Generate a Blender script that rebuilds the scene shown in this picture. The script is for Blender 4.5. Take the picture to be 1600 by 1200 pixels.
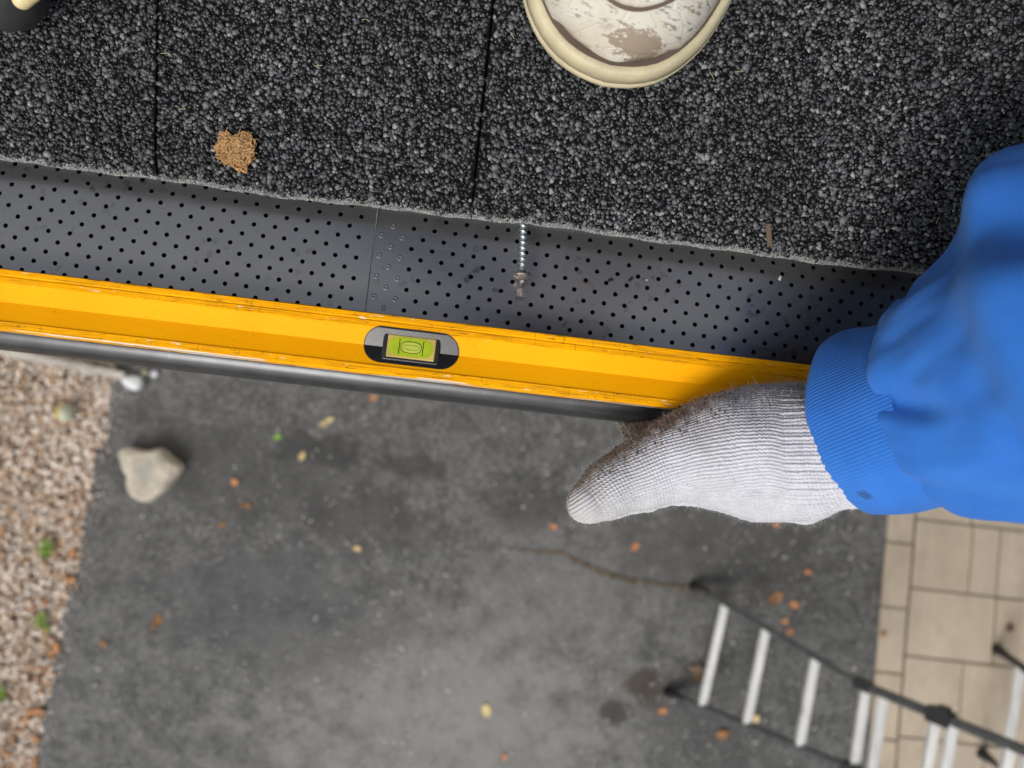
import bpy, bmesh, math, random
import numpy as np
from mathutils import Matrix, Vector, noise as mnoise

for o in list(bpy.data.objects):
    bpy.data.objects.remove(o)
scene = bpy.context.scene
col = scene.collection
random.seed(7)
rng = np.random.default_rng(7)
rad = math.radians

# ------------------------------------------------------------------ camera, sky, sun, exposure
cam_data = bpy.data.cameras.new('camera')
cam = bpy.data.objects.new('camera', cam_data)
col.objects.link(cam)
scene.camera = cam
cam_data.sensor_width = 36.0
cam_data.lens = 27.2
cam_data.clip_start = 0.01
cam_data.clip_end = 400.0
M3 = Matrix([[0.992823, -0.116711, -0.026113], [0.114657, 0.990955, -0.069733], [0.034016, 0.066238, 0.997224]])
cam.matrix_world = Matrix.Translation((0, 0, 2.95)) @ M3.to_4x4()
cam_data.dof.use_dof = True
cam_data.dof.focus_distance = 0.425
cam_data.dof.aperture_fstop = 6.4

SUN_EL, SUN_AZ = rad(46), rad(202)          # azimuth clockwise from +Y: light comes from -Y and a little -X
world = bpy.data.worlds.new('World')
scene.world = world
world.use_nodes = True
wn, wl = world.node_tree.nodes, world.node_tree.links
sky = wn.new('ShaderNodeTexSky')
sky.sky_type = 'NISHITA'
sky.sun_disc = False
sky.sun_elevation = SUN_EL
sky.sun_rotation = SUN_AZ
sky.dust_density = 4.0
hs = wn.new('ShaderNodeHueSaturation')       # overcast: the cloud takes most of the blue out of the sky
hs.inputs['Saturation'].default_value = 0.28
wl.new(sky.outputs[0], hs.inputs['Color'])
wl.new(hs.outputs[0], wn['Background'].inputs['Color'])
wn['Background'].inputs['Strength'].default_value = 0.11
sun_data = bpy.data.lights.new('sun', 'SUN')
sun_data.energy = 1.5
sun_data.angle = rad(24)
sun_data.color = (1.0, 0.965, 0.91)
sun = bpy.data.objects.new('sun', sun_data)
col.objects.link(sun)
sd = Vector((math.sin(SUN_AZ) * math.cos(SUN_EL), math.cos(SUN_AZ) * math.cos(SUN_EL), math.sin(SUN_EL)))
sun.rotation_euler = sd.to_track_quat('Z', 'Y').to_euler()
vs = scene.view_settings
vs.view_transform = 'Standard'
vs.look = 'None'
vs.exposure = 0.33
vs.gamma = 1.0
vs.use_curve_mapping = False

# ------------------------------------------------------------------ object helpers
def link(name, me, mat=None, parent=None, smooth=False):
    o = bpy.data.objects.new(name, me)
    col.objects.link(o)
    if mat is not None and me is not None and not me.materials:
        me.materials.append(mat)
    if parent is not None:
        o.parent = parent
    if smooth and me is not None:
        me.polygons.foreach_set('use_smooth', np.ones(len(me.polygons), bool))
    return o

def empty(name, loc=(0, 0, 0), rotz=0.0):
    o = bpy.data.objects.new(name, None)
    col.objects.link(o)
    o.location = loc
    o.rotation_euler = (0, 0, rotz)
    o.empty_display_size = 0.05
    return o

def tag(o, label=None, cat=None, group=None, kind=None):
    if label: o['label'] = label
    if cat: o['category'] = cat
    if group: o['group'] = group
    if kind: o['kind'] = kind
    return o

def mesh(name, verts, faces):
    me = bpy.data.meshes.new(name)
    me.from_pydata([tuple(map(float, v)) for v in verts], [], [tuple(map(int, f)) for f in faces])
    me.update()
    return me

def fast_mesh(name, V, T):
    """numpy vertices (n,3) and equal-sized polygons (m,k)"""
    me = bpy.data.meshes.new(name)
    m, k = T.shape
    me.vertices.add(len(V)); me.vertices.foreach_set('co', np.ascontiguousarray(V, np.float32).ravel())
    me.loops.add(m * k); me.loops.foreach_set('vertex_index', np.ascontiguousarray(T, np.int32).ravel())
    me.polygons.add(m)
    me.polygons.foreach_set('loop_start', np.arange(0, m * k, k, dtype=np.int32))
    me.update(calc_edges=True)
    me.validate()
    return me

def fattr(me, name, vals):
    a = me.attributes.new(name, 'FLOAT', 'POINT')
    a.data.foreach_set('value', np.ascontiguousarray(vals, np.float32))

def box_mesh(name, size, bevel=0.0, seg=2, jitter=0.0):
    bm = bmesh.new()
    bmesh.ops.create_cube(bm, size=1.0)
    for v in bm.verts:
        v.co = Vector((v.co.x * size[0], v.co.y * size[1], v.co.z * size[2]))
        if jitter:
            v.co += Vector((random.uniform(-jitter, jitter), random.uniform(-jitter, jitter), 0))
    if bevel:
        bmesh.ops.bevel(bm, geom=bm.edges[:] , offset=bevel, segments=seg, affect='EDGES', profile=0.5)
    me = bpy.data.meshes.new(name)
    bm.to_mesh(me); bm.free()
    return me

def loft(rings, closed=True, cap0=True, cap1=True):
    """rings: list of equal-length point lists -> verts, faces"""
    n = len(rings[0]); V = [p for r in rings for p in r]; Fc = []
    for i in range(len(rings) - 1):
        for j in range(n if closed else n - 1):
            a, b = i * n + j, i * n + (j + 1) % n
            Fc.append((a, b, b + n, a + n))
    if closed and cap0: Fc.append(tuple(range(n - 1, -1, -1)))
    if closed and cap1: Fc.append(tuple(range((len(rings) - 1) * n, len(rings) * n)))
    return V, Fc

def tube(path, radii, n=10, cap=True):
    path = [Vector(p) for p in path]
    if not hasattr(radii, '__len__'): radii = [radii] * len(path)
    rings = []; up = Vector((0, 0, 1))
    for i, p in enumerate(path):
        t = (path[min(i + 1, len(path) - 1)] - path[max(i - 1, 0)]).normalized()
        ref = up if abs(t.dot(up)) < 0.95 else Vector((0, 1, 0))
        u = t.cross(ref).normalized(); w = u.cross(t)
        rings.append([p + (u * math.cos(2 * math.pi * k / n) + w * math.sin(2 * math.pi * k / n)) * radii[i] for k in range(n)])
    return loft(rings, True, cap, cap)

# signed-distance bodies turned into a mesh (surface nets)
def sd_cone(Pq, a, b, ra, rb, flat=None):
    a = np.array(a, float); b = np.array(b, float)
    ba = b - a; pa = Pq - a
    h = np.clip((pa @ ba) / max(ba @ ba, 1e-12), 0, 1)
    return np.linalg.norm(pa - h[..., None] * ba, axis=-1) - (ra + (rb - ra) * h)

def smin(a, b, k):
    h = np.clip(0.5 + 0.5 * (b - a) / k, 0, 1)
    return b * (1 - h) + a * h - k * h * (1 - h)

def sdf_mesh(name, fn, lo, hi, step):
    lo = np.array(lo, float); n = np.ceil((np.array(hi) - lo) / step).astype(int) + 1
    ax = [lo[i] + step * np.arange(n[i]) for i in range(3)]
    D = np.empty(n, np.float32)
    Y, Zz = np.meshgrid(ax[1], ax[2], indexing='ij')
    for i0 in range(0, n[0], 16):
        xs = ax[0][i0:i0 + 16]
        G = np.empty((len(xs), n[1], n[2], 3))
        G[..., 0] = xs[:, None, None]; G[..., 1] = Y; G[..., 2] = Zz
        D[i0:i0 + 16] = fn(G)
    S = D < 0
    cs = [S[i:n[0] - 1 + i, j:n[1] - 1 + j, k:n[2] - 1 + k] for i in (0, 1) for j in (0, 1) for k in (0, 1)]
    cnt = np.sum(cs, axis=0)
    act = (cnt > 0) & (cnt < 8)
    idx = -np.ones(act.shape, int); idx[act] = np.arange(act.sum())
    cells = np.argwhere(act)
    acc = np.zeros((len(cells), 3)); num = np.zeros(len(cells))
    for axis in range(3):
        for b in (0, 1):
            for c in (0, 1):
                o0 = np.zeros(3, int); others = [q for q in range(3) if q != axis]
                o0[others[0]] = b; o0[others[1]] = c
                o1 = o0.copy(); o1[axis] = 1
                d0 = D[tuple((cells + o0).T)]; d1 = D[tuple((cells + o1).T)]
                m = (d0 < 0) != (d1 < 0)
                t = np.where(m, d0 / np.where(m, d0 - d1, 1), 0)
                pt = cells + o0 + (o1 - o0) * t[:, None]
                acc[m] += pt[m]; num[m] += 1
    V = lo + step * acc / num[:, None]
    quads = []
    for axis in range(3):
        u, w = [(1, 2), (2, 0), (0, 1)][axis]
        sl0 = [slice(None)] * 3; sl1 = [slice(None)] * 3
        sl0[axis] = slice(0, n[axis] - 1); sl1[axis] = slice(1, n[axis])
        A, B = S[tuple(sl0)], S[tuple(sl1)]
        for flip in (False, True):
            E = np.argwhere((A & ~B) if not flip else (~A & B))
            E = E[(E[:, u] > 0) & (E[:, w] > 0) & (E[:, u] < n[u] - 1) & (E[:, w] < n[w] - 1)]
            du = np.zeros(3, int); du[u] = 1; dw = np.zeros(3, int); dw[w] = 1
            q = [idx[tuple((E - du - dw).T)], idx[tuple((E - dw).T)], idx[tuple(E.T)], idx[tuple((E - du).T)]]
            if flip: q = q[::-1]
            quads.append(np.stack(q, 1))
    return fast_mesh(name, V, np.concatenate(quads))

def mesh_co(me):
    a = np.empty(len(me.vertices) * 3, np.float32); me.vertices.foreach_get('co', a); return a.reshape(-1, 3).astype(float)
def mesh_no(me):
    a = np.empty(len(me.vertices) * 3, np.float32); me.vertices.foreach_get('normal', a); return a.reshape(-1, 3).astype(float)
def set_co(me, V):
    me.vertices.foreach_set('co', np.ascontiguousarray(V, np.float32).ravel()); me.update()

# ------------------------------------------------------------------ material helpers
class NT:
    def __init__(s, name):
        s.m = bpy.data.materials.new(name); s.m.use_nodes = True
        s.n, s.l = s.m.node_tree.nodes, s.m.node_tree.links
        s.b = s.n['Principled BSDF']
    def node(s, t, **kw):
        nd = s.n.new(t)
        for k, v in kw.items(): setattr(nd, k, v)
        return nd
    def put(s, sock, v):
        if isinstance(v, bpy.types.NodeSocket): s.l.new(v, sock)
        elif isinstance(v, (tuple, list)) and sock.type == 'RGBA' and len(v) == 3: sock.default_value = (*v, 1)
        else: sock.default_value = v
    def math(s, op, a, b=0.0, c=None, clamp=False):
        nd = s.node('ShaderNodeMath', operation=op, use_clamp=clamp)
        s.put(nd.inputs[0], a); s.put(nd.inputs[1], b)
        if c is not None: s.put(nd.inputs[2], c)
        return nd.outputs[0]
    def vmath(s, op, a, b=None):
        nd = s.node('ShaderNodeVectorMath', operation=op); s.put(nd.inputs[0], a)
        if b is not None: s.put(nd.inputs[1], b)
        return nd.outputs['Value'] if op in ('LENGTH', 'DOT_PRODUCT', 'DISTANCE') else nd.outputs[0]
    def coord(s, kind='Object'): return s.node('ShaderNodeTexCoord').outputs[kind]
    def scale(s, vec, sc, loc=(0, 0, 0), rot=(0, 0, 0)):
        nd = s.node('ShaderNodeMapping'); s.put(nd.inputs['Vector'], vec)
        nd.inputs['Scale'].default_value = sc; nd.inputs['Location'].default_value = loc; nd.inputs['Rotation'].default_value = rot
        return nd.outputs[0]
    def noise(s, vec, scale, detail=3.0, rough=0.55, dist=0.0):
        nd = s.node('ShaderNodeTexNoise'); s.put(nd.inputs['Vector'], vec)
        nd.inputs['Scale'].default_value = scale; nd.inputs['Detail'].default_value = detail
        nd.inputs['Roughness'].default_value = rough; nd.inputs['Distortion'].default_value = dist
        return nd.outputs['Fac']
    def voro(s, vec, scale, feature='F1', out='Distance', rand=1.0):
        nd = s.node('ShaderNodeTexVoronoi', feature=feature); s.put(nd.inputs['Vector'], vec)
        nd.inputs['Scale'].default_value = scale; nd.inputs['Randomness'].default_value = rand
        return nd.outputs[out]
    def rng(s, v, a, b, c=0.0, d=1.0):
        nd = s.node('ShaderNodeMapRange'); s.put(nd.inputs[0], v)
        for i, q in enumerate((a, b, c, d)): nd.inputs[i + 1].default_value = q
        return nd.outputs[0]
    def ramp(s, v, stops):
        nd = s.node('ShaderNodeValToRGB'); s.put(nd.inputs[0], v)
        e = nd.color_ramp.elements
        while len(e) < len(stops): e.new(0.5)
        for q, (p, c) in zip(e, stops): q.position = p; q.color = (*c, 1)
        return nd.outputs[0]
    def mix(s, f, a, b, mode='MIX'):
        nd = s.node('ShaderNodeMix', data_type='RGBA', blend_type=mode)
        s.put(nd.inputs[0], f); s.put(nd.inputs[6], a); s.put(nd.inputs[7], b)
        return nd.outputs[2]
    def attr(s, name): return s.node('ShaderNodeAttribute', attribute_name=name).outputs['Fac']
    def island(s): return s.node('ShaderNodeNewGeometry').outputs['Random Per Island']
    def sep(s, vec):
        nd = s.node('ShaderNodeSeparateXYZ'); s.put(nd.inputs[0], vec); return nd.outputs
    def bump(s, h, strength=0.3, dist=0.001):
        nd = s.node('ShaderNodeBump'); s.put(nd.inputs['Height'], h)
        nd.inputs['Strength'].default_value = strength; nd.inputs['Distance'].default_value = dist
        s.l.new(nd.outputs[0], s.b.inputs['Normal'])
    def done(s, color=None, rough=None, metal=None, spec=None, **kw):
        for k, v in (('Base Color', color), ('Roughness', rough), ('Metallic', metal), ('Specular IOR Level', spec)):
            if v is not None: s.put(s.b.inputs[k], v)
        for k, v in kw.items(): s.put(s.b.inputs[k.replace('_', ' ')], v)
        return s.m

def simple(name, color, rough=0.6, metal=0.0, var=0.25, scale=40.0, bump=0.0, bscale=300.0, spec=0.5, bdist=0.001):
    t = NT(name); c = t.coord()
    n = t.noise(c, scale, 4)
    dark = tuple(x * (1 - var) for x in color); lite = tuple(min(1, x * (1 + var)) for x in color)
    if bump: t.bump(t.noise(c, bscale, 4), bump, bdist)
    return t.done(t.ramp(n, [(0.3, dark), (0.7, lite)]), rough, metal, spec)

# granules: every granule is an island with its own shade of grey
def m_granule():
    t = NT('shingle_granule'); r = t.island()
    c = t.coord('Object')
    base = t.ramp(r, [(0.0, (0.005, 0.0055, 0.006)), (0.28, (0.014, 0.0148, 0.016)), (0.52, (0.042, 0.044, 0.048)), (0.78, (0.095, 0.099, 0.106)), (0.95, (0.16, 0.165, 0.17)), (1.0, (0.30, 0.30, 0.29))])
    n = t.noise(c, 9, 3)
    base = t.mix(t.rng(n, 0.35, 0.65, 0.0, 0.35), base, (0.006, 0.006, 0.007))
    return t.done(base, t.rng(r, 0, 1, 0.30, 0.5), 0.0, 0.4)
def m_edge_granule():
    t = NT('shingle_edge_granule'); r = t.island()
    base = t.ramp(r, [(0.0, (0.06, 0.062, 0.066)), (0.35, (0.17, 0.175, 0.18)), (0.85, (0.33, 0.335, 0.34)), (1.0, (0.36, 0.33, 0.22))])
    return t.done(base, 0.65, 0.0, 0.4)
M = {}
M['granule'] = m_granule()
M['edge_granule'] = m_edge_granule()
M['tar'] = simple('shingle_asphalt', (0.006, 0.006, 0.007), 0.95, 0, 0.4, 200, 0.4, 900, 0.08)
def m_far_shingle():
    t = NT('granule_covered_shingle'); c = t.coord(); v = t.node('ShaderNodeTexVoronoi'); t.put(v.inputs['Vector'], c); v.inputs['Scale'].default_value = 480
    s = t.sep(v.outputs['Color'])
    t.bump(t.math('SUBTRACT', 1.0, v.outputs['Distance']), 0.9, 0.0012)
    return t.done(t.ramp(s[0], [(0.0, (0.006, 0.006, 0.007)), (0.5, (0.03, 0.031, 0.034)), (0.85, (0.08, 0.083, 0.09)), (1.0, (0.2, 0.2, 0.2))]), 0.5, 0, 0.4)
M['far_shingle'] = m_far_shingle()
M['moss'] = simple('lichen', (0.22, 0.2, 0.07), 0.9, 0, 0.4, 300)

def m_guard():
    t = NT('black_coated_metal'); c = t.coord()
    n = t.noise(c, 7, 3)
    nz = t.node('ShaderNodeTexNoise'); t.put(nz.inputs['Vector'], c); nz.inputs['Scale'].default_value = 260
    wv = t.node('ShaderNodeVectorMath', operation='SCALE'); t.put(wv.inputs[0], nz.outputs['Color']); wv.inputs['Scale'].default_value = 0.0065
    ring = t.voro(t.vmath('ADD', c, wv.outputs[0]), 130, 'F1')
    jit = t.noise(c, 30, 2)
    spots = t.math('MULTIPLY', t.math('MULTIPLY', t.rng(ring, 0.05, 0.22, 0.45, 1.0), t.rng(ring, 0.30, 0.24)), t.rng(jit, 0.53, 0.58))
    base = t.mix(t.rng(n, 0.3, 0.7), (0.235, 0.237, 0.245), (0.30, 0.303, 0.312))
    base = t.mix(t.math('MULTIPLY', spots, 0.35), base, (0.09, 0.09, 0.095))
    dust = t.rng(t.noise(c, 420, 2), 0.66, 0.72)
    base = t.mix(t.math('MULTIPLY', dust, 0.25), base, (0.12, 0.12, 0.12))
    rough = t.math('SUBTRACT', t.rng(t.noise(t.scale(c, (40, 400, 40)), 1, 3), 0.3, 0.7, 0.20, 0.27), t.math('MULTIPLY', spots, 0.12))
    return t.done(base, rough, 0.82, 0.6)
M['guard'] = m_guard()
M['gutter'] = simple('gutter_black_paint', (0.055, 0.056, 0.060), 0.30, 0.5, 0.2, 60, 0.05, 700, 0.5)
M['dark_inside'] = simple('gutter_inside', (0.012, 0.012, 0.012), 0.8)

def m_yellow():
    t = NT('yellow_anodised_paint'); c = t.coord(); s = t.sep(c)
    fine = t.noise(t.scale(c, (30, 4200, 60)), 1.0, 2, 0.5, 0.2)
    fine2 = t.noise(t.scale(c, (90, 900, 60), rot=(0, 0, 0.12)), 1.0, 3, 0.6, 0.6)
    v = s[1]
    # wear is concentrated on the two flanges (local y beyond +-9 mm)
    fl = t.math('MAXIMUM', t.rng(v, 0.0083, 0.0095), t.rng(v, -0.0112, -0.0125))
    patch = t.rng(t.noise(t.scale(c, (22, 60, 20)), 1.0, 3), 0.40, 0.52)
    scr = t.math('MULTIPLY', t.rng(fine, 0.565, 0.61), t.math('MULTIPLY', fl, patch))
    scr2 = t.math('MULTIPLY', t.rng(fine2, 0.635, 0.66), t.math('ADD', t.math('MULTIPLY', fl, 0.9), 0.25))
    nick = t.math('MULTIPLY', t.rng(t.voro(t.scale(c, (1, 1.8, 1)), 210), 0.085, 0.05), t.rng(t.noise(c, 60, 2), 0.52, 0.6))
    base = t.mix(t.rng(t.noise(c, 18, 4), 0.3, 0.7), (0.90, 0.375, 0.001), (0.95, 0.42, 0.002))
    grime = t.math('MULTIPLY', fl, t.rng(t.noise(t.scale(c, (60, 300, 40)), 1, 4), 0.45, 0.75, 0, 0.35))
    base = t.mix(grime, base, (0.42, 0.20, 0.01))
    base = t.mix(t.math('MULTIPLY', scr2, 0.55), base, (0.05, 0.035, 0.012))
    base = t.mix(t.math('MULTIPLY', scr, 0.6), base, (0.12, 0.06, 0.012))
    tick = t.math('MULTIPLY', t.math('MULTIPLY', t.rng(t.noise(t.scale(c, (1500, 70, 60), rot=(0, 0, 0.25)), 1, 2), 0.64, 0.67), fl), t.rng(t.noise(c, 26, 2), 0.5, 0.58))
    base = t.mix(t.math('MULTIPLY', tick, 0.7), base, (0.14, 0.075, 0.012))
    worn = t.math('MULTIPLY', fl, t.rng(t.noise(t.scale(c, (70, 420, 60)), 1, 3), 0.66, 0.69))
    base = t.mix(t.math('MULTIPLY', worn, 0.8), base, (0.75, 0.68, 0.52))
    base = t.mix(nick, base, (0.03, 0.022, 0.012))
    # bare metal on the outer corners
    edge = t.math('MAXIMUM', t.rng(v, 0.0166, 0.0171), t.rng(v, -0.0159, -0.0166))
    bare = t.math('MULTIPLY', edge, t.rng(t.noise(t.scale(c, (24, 200, 80)), 1, 3), 0.53, 0.57))
    base = t.mix(bare, base, (0.82, 0.79, 0.72))
    t.bump(t.math('ADD', t.math('MULTIPLY', scr, -1.0), t.math('MULTIPLY', nick, -1.0)), 0.4, 0.0003)
    return t.done(base, 0.48, t.math('MULTIPLY', bare, 0.6), 0.06)
M['yellow'] = m_yellow()
M['black_plastic'] = simple('black_plastic', (0.012, 0.012, 0.013), 0.24, 0, 0.3, 300, 0.15, 2500, 0.6, 0.0003)
M['black_rubber'] = simple('black_rubber', (0.014, 0.014, 0.015), 0.55, 0, 0.3, 100)
def m_amber():
    t = NT('aged_acrylic'); c = t.coord()
    sp = t.math('MULTIPLY', t.rng(t.voro(c, 900), 0.25, 0.12), t.rng(t.noise(c, 260, 2), 0.5, 0.56))
    base = t.mix(t.rng(t.noise(c, 120, 3), 0.3, 0.7), (0.42, 0.30, 0.06), (0.52, 0.40, 0.10))
    base = t.mix(sp, base, (0.04, 0.03, 0.01))
    return t.done(base, 0.14, 0, 0.5, Coat_Weight=0.4, Coat_Roughness=0.05)
M['amber'] = m_amber()
M['lime'] = simple('lime_liquid', (0.33, 0.43, 0.008), 0.10, 0, 0.12, 200)
M['bubble'] = simple('bubble_highlight', (0.44, 0.50, 0.06), 0.06, 0, 0.08, 200)
M['bubble_line'] = simple('bubble_meniscus', (0.09, 0.13, 0.01), 0.2)
M['ink'] = simple('black_ink', (0.01, 0.012, 0.008), 0.4)
M['zinc'] = simple('zinc_plated_steel', (0.50, 0.56, 0.57), 0.34, 0.85, 0.2, 400, 0.1, 1500)
M['rusty_zinc'] = simple('tarnished_steel', (0.27, 0.245, 0.22), 0.40, 0.75, 0.5, 500, 0.3, 1500)
M['seam_edge'] = simple('bare_aluminium_edge', (0.42, 0.42, 0.42), 0.4, 0.6, 0.3, 300)

def m_asphalt():
    t = NT('worn_asphalt'); c = t.coord('Object')
    warp = t.noise(c, 3.5, 4)
    big = t.noise(c, 1.9, 5, 0.6); mid = t.noise(c, 9, 5, 0.65); fine = t.noise(c, 120, 3)
    base = t.mix(t.rng(big, 0.3, 0.72), (0.062, 0.063, 0.064), (0.125, 0.126, 0.123))
    m2 = t.noise(c, 26, 5, 0.7); m3 = t.noise(c, 62, 3, 0.7)
    base = t.mix(t.rng(mid, 0.48, 0.60, 0, 0.62), base, (0.040, 0.041, 0.042))
    base = t.mix(t.rng(m2, 0.51, 0.62, 0, 0.65), base, (0.034, 0.035, 0.036))
    base = t.mix(t.rng(m2, 0.46, 0.30, 0, 0.45), base, (0.17, 0.17, 0.165))
    post = m3
    base = t.mix(t.rng(mid, 0.50, 0.30, 0, 0.35), base, (0.16, 0.161, 0.158))
    base = t.mix(t.rng(fine, 0.5, 0.75, 0, 0.4), base, (0.13, 0.13, 0.125))
    base = t.mix(t.rng(fine, 0.45, 0.3, 0, 0.5), base, (0.02, 0.02, 0.021))
    base = t.mix(t.rng(post, 0.50, 0.64, 0, 0.75), base, t.mix(1.0, base, (0.35, 0.35, 0.35), 'MULTIPLY'))
    base = t.mix(t.rng(post, 0.46, 0.33, 0, 0.6), base, (0.22, 0.22, 0.215))
    # stains and worn patches, each with its own place on the drive: (x, y, rx, ry, rot, colour, amount)
    stains = [((-0.63, -0.13), 0.20, 0.07, 0.0, (0.022, 0.022, 0.023), 0.85), ((-0.24, -0.14), 0.17, 0.05, -0.05, (0.026, 0.026, 0.027), 0.7),
              ((0.16, -0.22), 0.20, 0.13, 0.2, (0.030, 0.030, 0.031), 0.6), ((-0.95, -0.30), 0.55, 0.22, 0.1, (0.040, 0.041, 0.042), 0.55),
              ((-0.35, -0.36), 0.33, 0.12, -0.1, (0.038, 0.038, 0.039), 0.6), ((-0.05, -1.0), 0.55, 0.32, 0.1, (0.24, 0.238, 0.23), 0.8),
              ((-0.02, -1.35), 0.75, 0.4, 0.0, (0.21, 0.21, 0.203), 0.7), ((0.45, -0.62), 0.36, 0.22, -0.3, (0.16, 0.16, 0.157), 0.65),
              ((0.95, -0.32), 0.45, 0.22, 0.0, (0.045, 0.045, 0.046), 0.6), ((0.72, -0.86), 0.09, 0.07, 0.0, (0.035, 0.022, 0.012), 0.85),
              ((0.60, -0.97), 0.06, 0.05, 0.0, (0.02, 0.019, 0.018), 0.8), ((-0.9, -0.95), 0.5, 0.25, 0.4, (0.055, 0.056, 0.06), 0.6), ((0.98, -1.02), 0.3, 0.2, 0.0, (0.05, 0.05, 0.051), 0.6)]
    for (x, y), rx, ry, ro, colr, amt in stains:
        p = t.scale(c, (1 / rx, 1 / ry, 0), (-(x * math.cos(ro) + y * math.sin(ro)) / rx, -(-x * math.sin(ro) + y * math.cos(ro)) / ry, 0), (0, 0, -ro))
        d = t.math('ADD', t.vmath('LENGTH', p), t.math('MULTIPLY', t.math('SUBTRACT', t.noise(c, 11, 5, 0.7), 0.5), 3.0))
        base = t.mix(t.rng(d, 1.05, 0.65, 0.0, amt) if colr[0] < 0.06 else t.rng(d, 1.5, 0.2, 0.0, amt * 0.8), base, colr)
    t.bump(t.math('ADD', fine, t.math('MULTIPLY', mid, 0.6)), 0.5, 0.006)
    return t.done(base, t.rng(mid, 0.3, 0.7, 0.5, 0.8), 0, 0.4)
M['asphalt'] = m_asphalt()
def m_pebble(name, stops):
    t = NT(name); r = t.island(); c = t.coord()
    base = t.mix(t.rng(t.noise(c, 220, 3), 0.4, 0.7, 0, 0.35), t.ramp(r, stops), (0.10, 0.075, 0.055))
    return t.done(base, 0.7, 0, 0.4)
M['gravel'] = m_pebble('gravel_stone', [(0.0, (0.24, 0.15, 0.09)), (0.16, (0.46, 0.28, 0.16)), (0.36, (0.66, 0.50, 0.38)), (0.6, (0.60, 0.56, 0.52)), (0.78, (0.84, 0.72, 0.60)), (0.93, (0.85, 0.81, 0.76)), (0.975, (0.86, 0.83, 0.8)), (1.0, (0.55, 0.24, 0.07))])
M['gravel_bed'] = simple('gravel_bed', (0.30, 0.23, 0.17), 0.9, 0, 0.5, 60, 0.5, 150)
M['glint_grit'] = m_pebble('pale_glint_grit', [(0.0, (0.20, 0.20, 0.19)), (0.6, (0.42, 0.42, 0.40)), (0.9, (0.6, 0.6, 0.57)), (1.0, (0.95, 0.94, 0.90))])  # pale stone; on the drive its bright tones stand in for wet glints
def m_paver(name, a, b):
    t = NT(name); c = t.coord('Object'); o = t.node('ShaderNodeObjectInfo').outputs['Random']
    cc = t.vmath('ADD', c, t.node('ShaderNodeCombineXYZ').outputs[0])
    off = t.node('ShaderNodeCombineXYZ'); t.put(off.inputs[0], t.math('MULTIPLY', o, 37.0)); t.put(off.inputs[1], t.math('MULTIPLY', o, 11.0))
    cc = t.vmath('ADD', c, off.outputs[0])
    n = t.noise(t.scale(cc, (16, 3.5, 1)), 1, 5, 0.6, 0.4); m = t.noise(cc, 13, 4)
    base = t.mix(t.rng(n, 0.3, 0.7), a, b)
    base = t.mix(t.rng(m, 0.4, 0.75, 0, 0.4), base, tuple(x * 0.72 for x in a))
    base = t.mix(t.rng(o, 0, 1, 0, 0.25), base, (0.34, 0.315, 0.28))
    t.bump(t.noise(cc, 90, 4), 0.3, 0.003)
    return t.done(base, 0.75, 0, 0.35)
M['paver'] = m_paver('tan_paver', (0.36, 0.295, 0.225), (0.46, 0.39, 0.30))
M['joint'] = simple('paver_joint_sand', (0.10, 0.085, 0.06), 0.95, 0, 0.5, 60)
def m_rung():
    t = NT('scuffed_aluminium'); c = t.coord()
    n = t.noise(t.scale(c, (30, 9, 30)), 1, 4, 0.6); d = t.noise(c, 14, 4, 0.7)
    base = t.mix(t.rng(n, 0.35, 0.65), (0.56, 0.57, 0.57), (0.72, 0.72, 0.70))
    base = t.mix(t.rng(d, 0.60, 0.72, 0, 0.7), base, (0.30, 0.26, 0.20))
    return t.done(base, 0.45, 0.25, 0.5)
M['rung'] = m_rung()
M['rail'] = simple('dark_grey_ladder_rail', (0.055, 0.057, 0.06), 0.5, 0.2, 0.3, 30)
def m_rock():
    t = NT('pale_limestone'); c = t.coord()
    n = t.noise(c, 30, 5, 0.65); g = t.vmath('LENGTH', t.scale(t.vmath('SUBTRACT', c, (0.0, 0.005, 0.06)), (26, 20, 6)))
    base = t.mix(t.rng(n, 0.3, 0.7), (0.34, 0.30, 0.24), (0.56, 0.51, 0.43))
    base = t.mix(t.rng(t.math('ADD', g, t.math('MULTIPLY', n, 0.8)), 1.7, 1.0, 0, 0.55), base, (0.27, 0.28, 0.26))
    t.bump(t.noise(c, 55, 5, 0.7), 0.8, 0.006)
    return t.done(base, 0.9, 0, 0.25)
M['rock'] = m_rock()

def leaf_mat(name, colr): return simple(name, colr, 0.7, 0, 0.35, 60, 0.2, 200)
M['leaf_orange'] = leaf_mat('orange_leaf', (0.42, 0.19, 0.085)); M['leaf_tan'] = leaf_mat('tan_leaf', (0.58, 0.46, 0.22))
M['leaf_crumb'] = leaf_mat('orange_brown_crumb', (0.42, 0.20, 0.085)); M['leaf_brown'] = leaf_mat('brown_leaf', (0.26, 0.12, 0.04)); M['leaf_dark'] = leaf_mat('rotten_leaf', (0.10, 0.065, 0.035)); M['leaf_green'] = leaf_mat('green_leaf', (0.20, 0.36, 0.04))
M['soil'] = simple('crack_debris', (0.085, 0.066, 0.042), 0.95, 0, 0.7, 30, 0.5, 200)
M['stucco'] = simple('pale_stucco', (0.55, 0.52, 0.47), 0.85, 0, 0.1, 20, 0.4, 150)
M['fascia'] = simple('fascia_black', (0.03, 0.03, 0.032), 0.5)

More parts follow.
